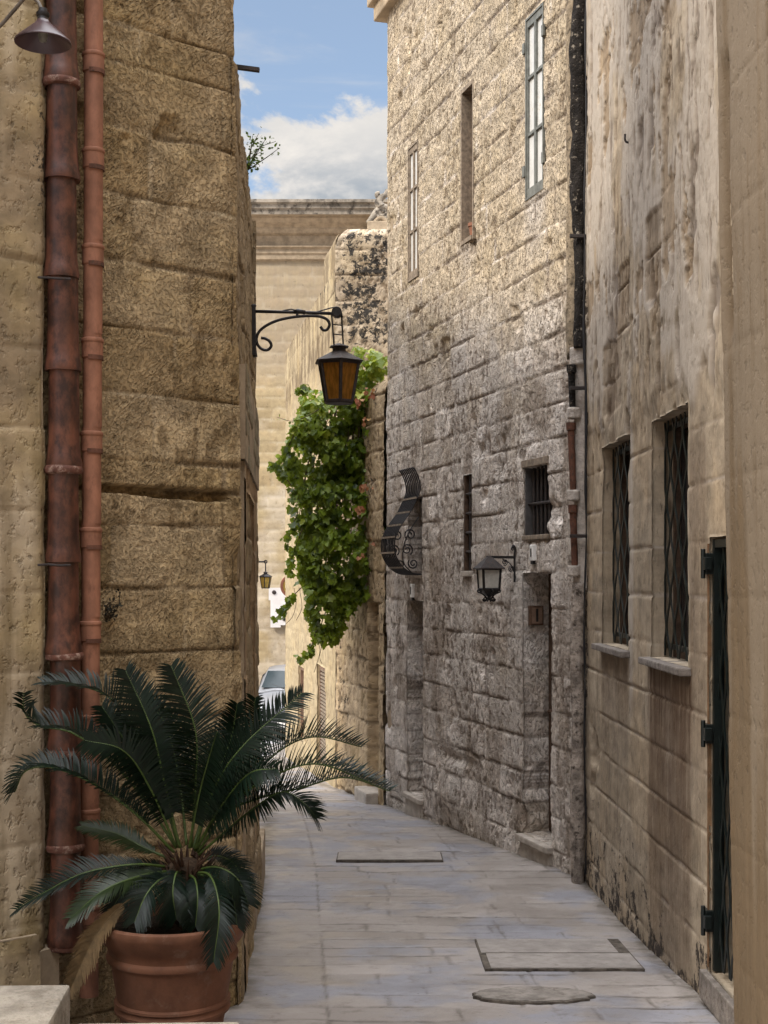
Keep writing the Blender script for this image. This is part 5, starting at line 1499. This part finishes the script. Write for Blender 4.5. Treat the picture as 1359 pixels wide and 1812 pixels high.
B_ = BY
FR = [  # points from the crown to the tip, leaflet length, options
    ([(318, 1500, B_), (292, 1390, B_ - .05), (268, 1290, B_ - .06), (222, 1186, B_ - .02)], .15, dict(face=(.35, -1, .2))),
    ([(338, 1500, B_), (346, 1390, B_ - .04), (345, 1290, B_ - .06), (303, 1178, B_ - .02)], .155, dict(face=(.35, -1, .1))),
    ([(345, 1505, B_), (378, 1400, B_ - .08), (430, 1320, B_ - .12), (535, 1226, B_ - .05)], .14, dict(face=(-.2, -1, .5))),
    ([(312, 1500, B_), (262, 1425, B_ + .02), (200, 1350, B_), (130, 1298, B_ - .03), (72, 1285, B_ - .06), (44, 1262, B_ - .08), (42, 1226, B_ - .08)], .135, dict(face=(.1, -.35, 1), vee=1.0)),
    ([(315, 1495, B_), (283, 1390, B_ + .06), (240, 1290, B_ + .1), (190, 1232, B_ + .08), (130, 1212, B_ + .06), (76, 1210, B_ + .05)], .145, dict(face=(.1, -.35, 1), vee=.9)),
    ([(308, 1508, B_), (240, 1440, B_ - .08), (160, 1384, B_ - .12), (90, 1358, B_ - .13), (45, 1365, B_ - .12), (26, 1402, B_ - .1)], .125, dict(face=(.1, -.35, 1), vee=1.0)),
    ([(350, 1508, B_), (400, 1440, B_ - .06), (450, 1415, B_ - .1), (530, 1395, B_ - .12), (610, 1376, B_ - .13), (690, 1400, B_ - .1)], .12, dict(face=(0, -.35, 1), droop=.08, vee=1.0)),
    ([(346, 1505, B_), (400, 1420, B_ + .06), (440, 1380, B_ + .08), (500, 1325, B_ + .1), (560, 1304, B_ + .1), (640, 1322, B_ + .1)], .13, dict(face=(0, -.35, 1), droop=.08, vee=1.0)),
    ([(350, 1508, B_), (408, 1425, B_ - .1), (480, 1375, B_ - .2), (560, 1352, B_ - .24), (655, 1385, B_ - .2)], .115, dict(face=(0, -.35, 1), droop=.08, vee=.95)),
    ([(352, 1512, B_), (395, 1475, B_ - .08), (450, 1430, B_ - .16), (500, 1402, B_ - .2), (538, 1422, B_ - .22), (560, 1448, B_ - .2)], .115, dict(face=(.3, -.6, .7), vee=.7)),
    ([(346, 1505, B_), (392, 1420, B_ + .14), (440, 1330, B_ + .22), (452, 1235, B_ + .2)], .13, dict(face=(-.2, -1, .3))),
    ([(342, 1500, B_), (372, 1400, B_ + .12), (408, 1310, B_ + .2), (420, 1245, B_ + .2)], .13, dict(face=(-.2, -1, .3))),
    ([(335, 1500, B_ - .03), (352, 1410, B_ - .14), (372, 1335, B_ - .28), (385, 1295, B_ - .36)], .14, dict(face=(0, -1, .6))),
    ([(330, 1495, B_ + .03), (318, 1385, B_ + .14), (296, 1290, B_ + .2), (262, 1240, B_ + .2)], .14, dict(face=(.2, -1, .3))),
    ([(312, 1500, B_), (268, 1400, B_ - .1), (220, 1330, B_ - .2), (150, 1310, B_ - .25)], .145, dict(face=(.1, -.9, .6))),
    ([(348, 1502, B_), (390, 1430, B_ - .15), (440, 1370, B_ - .3), (490, 1360, B_ - .36)], .13, dict(face=(-.1, -.9, .6))),
    ([(320, 1500, B_), (282, 1405, B_), (240, 1340, B_ - .02), (180, 1250, B_ - .02)], .14, dict(face=(.3, -.7, .7))),
    ([(305, 1535, B_), (240, 1530, B_ - .12), (150, 1545, B_ - .18), (75, 1582, B_ - .18), (30, 1610, B_ - .16)], .095, dict(width=.0029, nl=72, face=(0, -.5, 1), droop=.15)),
    ([(308, 1540, B_), (250, 1550, B_ - .15), (185, 1575, B_ - .24), (125, 1625, B_ - .26)], .095, dict(width=.0029, nl=72, face=(-.1, -.6, 1), mat='y')),
    ([(306, 1522, B_), (255, 1500, B_ + .02), (205, 1475, B_ + .05), (145, 1462, B_ + .06)], .085, dict(width=.0029, nl=72, face=(0, -.5, 1), mat='y')),
    ([(322, 1548, B_ - .03), (312, 1545, B_ - .14), (306, 1580, B_ - .2), (312, 1625, B_ - .19)], .095, dict(width=.0029, nl=72, face=(0, -1, .5), start=.3)),
    ([(338, 1545, B_ - .03), (372, 1550, B_ - .18), (388, 1610, B_ - .30), (378, 1702, B_ - .31)], .085, dict(width=.0029, nl=72, face=(.1, -1, .2), start=.34)),
    ([(346, 1540, B_), (385, 1535, B_ - .1), (420, 1555, B_ - .14), (440, 1600, B_ - .14)], .095, dict(width=.0029, nl=72, face=(.2, -.8, .6))),
    ([(345, 1535, B_ + .04), (380, 1515, B_ + .12), (415, 1530, B_ + .16), (432, 1570, B_ + .16)], .085, dict(width=.0029, nl=72, face=(.2, -.6, .6))),
    ([(312, 1548, B_ - .03), (284, 1556, B_ - .16), (258, 1585, B_ - .24), (238, 1632, B_ - .26)], .088, dict(width=.0029, nl=70, face=(-.1, -.9, .5))),
    ([(330, 1548, B_ - .03), (345, 1556, B_ - .15), (350, 1590, B_ - .22), (346, 1640, B_ - .22)], .085, dict(width=.0029, nl=70, face=(0, -1, .4), start=.28)),
    ([(316, 1546, B_ - .03), (262, 1548, B_ - .10), (225, 1570, B_ - .14), (196, 1612, B_ - .15)], .085, dict(width=.0029, nl=70, face=(-.1, -.8, .6))),
    ([(342, 1545, B_ - .02), (390, 1560, B_ - .12), (412, 1590, B_ - .16), (420, 1640, B_ - .16)], .08, dict(width=.0029, nl=70, face=(.2, -.9, .5))),
    ([(325, 1540, B_ + .02), (275, 1535, B_ + .06), (225, 1548, B_ + .08), (185, 1580, B_ + .08)], .085, dict(width=.0029, nl=70, face=(0, -.6, .8))),
    # dead frond hanging over the rim
    ([(312, 1560, B_ - .02), (240, 1585, B_ - .20), (180, 1640, B_ - .26), (152, 1690, B_ - .27), (125, 1752, B_ - .26)], .075, dict(face=(-.2, -1, .3), mat='d', start=.42)),
]
for i, (ct, ll, op) in enumerate(FR):
    op = dict(op); mk = op.pop('mat', None)
    o = frond(ct, ll, {'y': FROND_Y, 'd': DEADLEAF, None: FROND}[mk], seed=i + 1, stalk={'d': DEADLEAF}.get(mk, STALK), **op)
    if mk == 'd': o['label'] = 'dry brown frond hanging over the pot rim'
    if mk == 'y': o['label'] = 'yellowish green lower frond'

# ------------------------------------------------------------------ parked car
CY = 28.3; cxm = P(512, 1250, CY).x; gzc = gz(CY)
car = thing('parked_car', 'silver hatchback parked at the far end of the lane, half hidden by the cream house', 'car', (cxm, CY + 1.8, gzc))
def section(y, pts):   # half outline (x, z) from sill to roof centre, mirrored
    return [Vector((cxm + x, CY + y, gzc + z)) for x, z in pts] + [Vector((cxm - x, CY + y, gzc + z)) for x, z in pts[::-1]]
secs = [(0.00, [(.55, .30), (.66, .34), (.70, .45), (.68, .56), (.60, .64), (.3, .67)]),
        (0.10, [(.62, .22), (.78, .30), (.80, .46), (.78, .60), (.68, .70), (.35, .74)]),
        (0.55, [(.70, .20), (.83, .30), (.84, .50), (.82, .66), (.74, .80), (.4, .85)]),
        (1.05, [(.72, .20), (.84, .30), (.855, .52), (.83, .70), (.76, .88), (.4, .95)]),
        (2.2, [(.72, .20), (.85, .30), (.86, .54), (.84, .74), (.78, .92), (.4, .96)]),
        (3.5, [(.72, .22), (.84, .32), (.85, .56), (.83, .76), (.76, .94), (.4, .97)]),
        (3.85, [(.62, .30), (.74, .38), (.78, .58), (.76, .76), (.66, .92), (.3, .95)])]
def loft(secs):
    m = MB(); k = len(secs[0][1]) * 2
    for y, p in secs: m.v += [tuple(v) for v in section(y, p)]
    for i in range(len(secs) - 1):
        for j in range(k - 1): m.f.append((i * k + j, i * k + j + 1, (i + 1) * k + j + 1, (i + 1) * k + j))
        m.f.append((i * k + k - 1, i * k, (i + 1) * k, (i + 1) * k + k - 1))
    m.f += [tuple(range(k))[::-1], tuple((len(secs) - 1) * k + j for j in range(k))]
    return m
loft(secs).build('body', CARPAINT, car, 'auto')
cab = [(1.00, [(.76, .90), (.755, .905), (.75, .91), (.4, .97)]), (1.62, [(.76, .90), (.70, 1.20), (.60, 1.33), (.3, 1.36)]), (2.4, [(.77, .92), (.71, 1.22), (.62, 1.37), (.3, 1.40)]), (3.4, [(.76, .92), (.70, 1.2), (.6, 1.34), (.3, 1.37)]), (3.75, [(.74, .92), (.72, .95), (.70, .96), (.3, .97)])]
loft(cab).build('cabin', CARPAINT, car, 'auto')
gl = lambda *p: [Vector((cxm + x, CY + y, gzc + z)) for x, y, z in p]
m = MB(); m.add(gl((-.68, 1.05, 1.018), (.68, 1.05, 1.018), (.58, 1.56, 1.345), (-.58, 1.56, 1.345)), [(0, 1, 2, 3)]); m.build('windscreen', CARGLASS, car)
for s in (-1, 1):
    m = MB(); m.add(gl((s * .765, 1.35, .98), (s * .775, 3.2, .98), (s * .70, 3.1, 1.24), (s * .715, 1.75, 1.24)), [(0, 1, 2, 3)]); m.build('side_window', CARGLASS, car)
    m = MB(); m.lathe((0, 0, 0), [(0, .05), (.10, .04), (.14, .0), (.13, -.06)], 14); m.v = [(cxm + s * .60 + a * 1.1, CY + .06 - z, gzc + .60 + b_ * .6) for a, b_, z in m.v]; m.build('headlight', LAMPGLASS, car, True)
    m = MB(); m.box(cxm + s * .90 - .09, cxm + s * .90 + .09, CY + 1.25, CY + 1.36, gzc + .93, gzc + 1.06); m.build('mirror', CARPAINT, car, bevel=.03)
    for y in (.72, 3.1):
        m = MB(); m.lathe((0, 0, 0), [(.16, -.09), (.27, -.10), (.30, -.07), (.30, .07), (.27, .10), (.16, .09)], 28); m.v = [(cxm + s * .76 + z, CY + y + a, gzc + .30 + b_) for a, b_, z in m.v]; w_ = m.build('wheel', TYRE, car, 'auto')
        m = MB(); m.lathe((0, 0, 0), [(0, .085), (.05, .085), (.06, .06), (.16, .07), (.17, .085)], 20); m.v = [(cxm + s * (.76 + z), CY + y + a, gzc + .30 + b_) for a, b_, z in m.v]; m.build('rim', CHROME, w_, 'auto')
m = MB(); m.box(cxm - .45, cxm + .45, CY - .015, CY + .05, gzc + .47, gzc + .55); m.build('radiator_grille', BLACKP, car, bevel=.01)
m = MB(); m.box(cxm - .70, cxm + .70, CY - .05, CY + .10, gzc + .25, gzc + .40); m.build('bumper', plain('grey_bumper', (.10, .10, .105), .6, .3), car, bevel=.03)
m = MB(); m.box(cxm - .26, cxm + .26, CY - .065, CY - .051, gzc + .28, gzc + .38); m.build('number_plate', WHITE, car)
for s in (-.1, .35):
    m = MB(); m.tube(gl((s, .99, .97), (s - .42, 1.18, 1.09)), .012, 5); m.build('wiper', BLACKP, car)

# ------------------------------------------------------------------ added house behind the viewpoint, unseen, darkens the near left walls
he = thing('added_end_house', 'added plain stone house, unseen behind the viewpoint, blocking light from the near walls', 'house', (0, -6, gz(-6)))
b = MB(); b.box(-7, 8, -14, -5.5, gz(-6) - .2, E + 7.5); b.build('wall', S_CORNICE, he)
b = MB(); b.box(-7.1, 8.1, -14.1, -5.35, E + 7.502, E + 7.8); b.build('cornice', S_CORNICE, he, bevel=.03)
b = MB(); b.box(-.6, .6, -5.52, -5.46, gz(-6), gz(-6) + 2.2); d_ = b.build('door', WOOD_D, he)

# ------------------------------------------------------------------ sky, sun, camera
SUN = Vector((-.66, -.40, .62)).normalized()
el = math.asin(SUN.z); az = math.atan2(SUN.x, SUN.y)
wd = bpy.data.worlds.new('World'); bpy.context.scene.world = wd; wd.use_nodes = True
nt = wd.node_tree; nt.nodes.clear()


class W_(NT):
    def __init__(s): s.t = nt; s.out = nt.nodes.new('ShaderNodeOutputWorld')


w = W_()
sky = w.n('TexSky', {'sky_type': 'NISHITA', 'sun_disc': False, 'sun_elevation': el, 'sun_rotation': az % (2 * PI), 'air_density': 1.0, 'dust_density': .6, 'ozone_density': 2.0}).outputs[0]
d = w.n('TexCoord').outputs['Generated']
sp = w.n('SeparateXYZ', None, Vector=d)
hz = w.math('SQRT', w.math('ADD', w.math('MULTIPLY', sp.outputs[0], sp.outputs[0]), w.math('MULTIPLY', sp.outputs[1], sp.outputs[1])))
te = w.math('DIVIDE', sp.outputs[2], w.math('MAXIMUM', hz, .02))                 # tangent of the elevation
cv = w.mapv(d, (1, 1, 1.5), loc=(.31, .12, .40))
n1 = w.noise(cv, 9.0, 9, .58, .25); n2 = w.noise(w.mapv(d, (1, 1, 1.8), loc=(.37, .14, .47)), 8.0, 8, .6, .2); n3_ = w.noise(w.mapv(d, (1.0, 1.0, 5.5), loc=(2.2, .4, .1)), 5.0, 7, .62, .3)
top = w.math('ADD', te, w.math('MULTIPLY', w.math('SUBTRACT', n1, .5), -.34))
bank = w.ramp(top, .338, .316)
wisp = w.math('MULTIPLY', w.ramp(n3_, .46, .78), .42)
over = w.math('MULTIPLY', w.ramp(te, .62, 1.0), .92)
den = w.math('MAXIMUM', w.math('MAXIMUM', bank, wisp), over)
shade = w.ramp(n2, .40, .60)
lowgrey = w.ramp(te, .335, .27)
cl = w.mix(w.math('MULTIPLY', shade, w.math('ADD', w.math('MULTIPLY', lowgrey, .7), .25)), (.95, .90, .84), (.36, .42, .49))
SKY_S, CL_S, OV_S = .050, .295, 1.8
skyc = w.mix(1.0, sky, (SKY_S, SKY_S, SKY_S), 'MULTIPLY')
skyc = w.mix(.22, skyc, (.24, .275, .31))
clc = w.mix(1.0, cl, (CL_S,) * 3, 'MULTIPLY')
clo = w.mix(w.ramp(te, .62, 1.0), clc, (OV_S * .97, OV_S * .97, OV_S * 1.0))
colr = w.mix(den, skyc, clo)
bg = w.n('Background', None, Strength=1.0); nt.links.new(colr, bg.inputs[0]); nt.links.new(bg.outputs[0], w.out.inputs[0])

sl_ = bpy.data.lights.new('sun', 'SUN'); sl_.energy = 1.1; sl_.angle = math.radians(10); sl_.color = (1.0, .90, .76)
so = bpy.data.objects.new('sun', sl_); C.objects.link(so); so.rotation_euler = SUN.to_track_quat('Z', 'Y').to_euler(); so.location = (-6, -2, 14)

cam = bpy.data.cameras.new('camera'); co = bpy.data.objects.new('camera', cam); C.objects.link(co)
co.location = (0, 0, E); co.rotation_euler = (PI / 2, 0, 0)
cam.sensor_fit = 'VERTICAL'; cam.sensor_height = 36; cam.lens = 36 * F / 1812; cam.shift_y = (HY - 906) / 1812; cam.clip_end = 2000; cam.clip_start = .05
sc = bpy.context.scene; sc.camera = co
sc.view_settings.view_transform = 'Standard'; sc.view_settings.look = 'None'; sc.view_settings.exposure = 1.72; sc.view_settings.gamma = 1.0
sc.cycles.max_bounces = 8; sc.cycles.diffuse_bounces = 6; sc.cycles.use_denoising = True
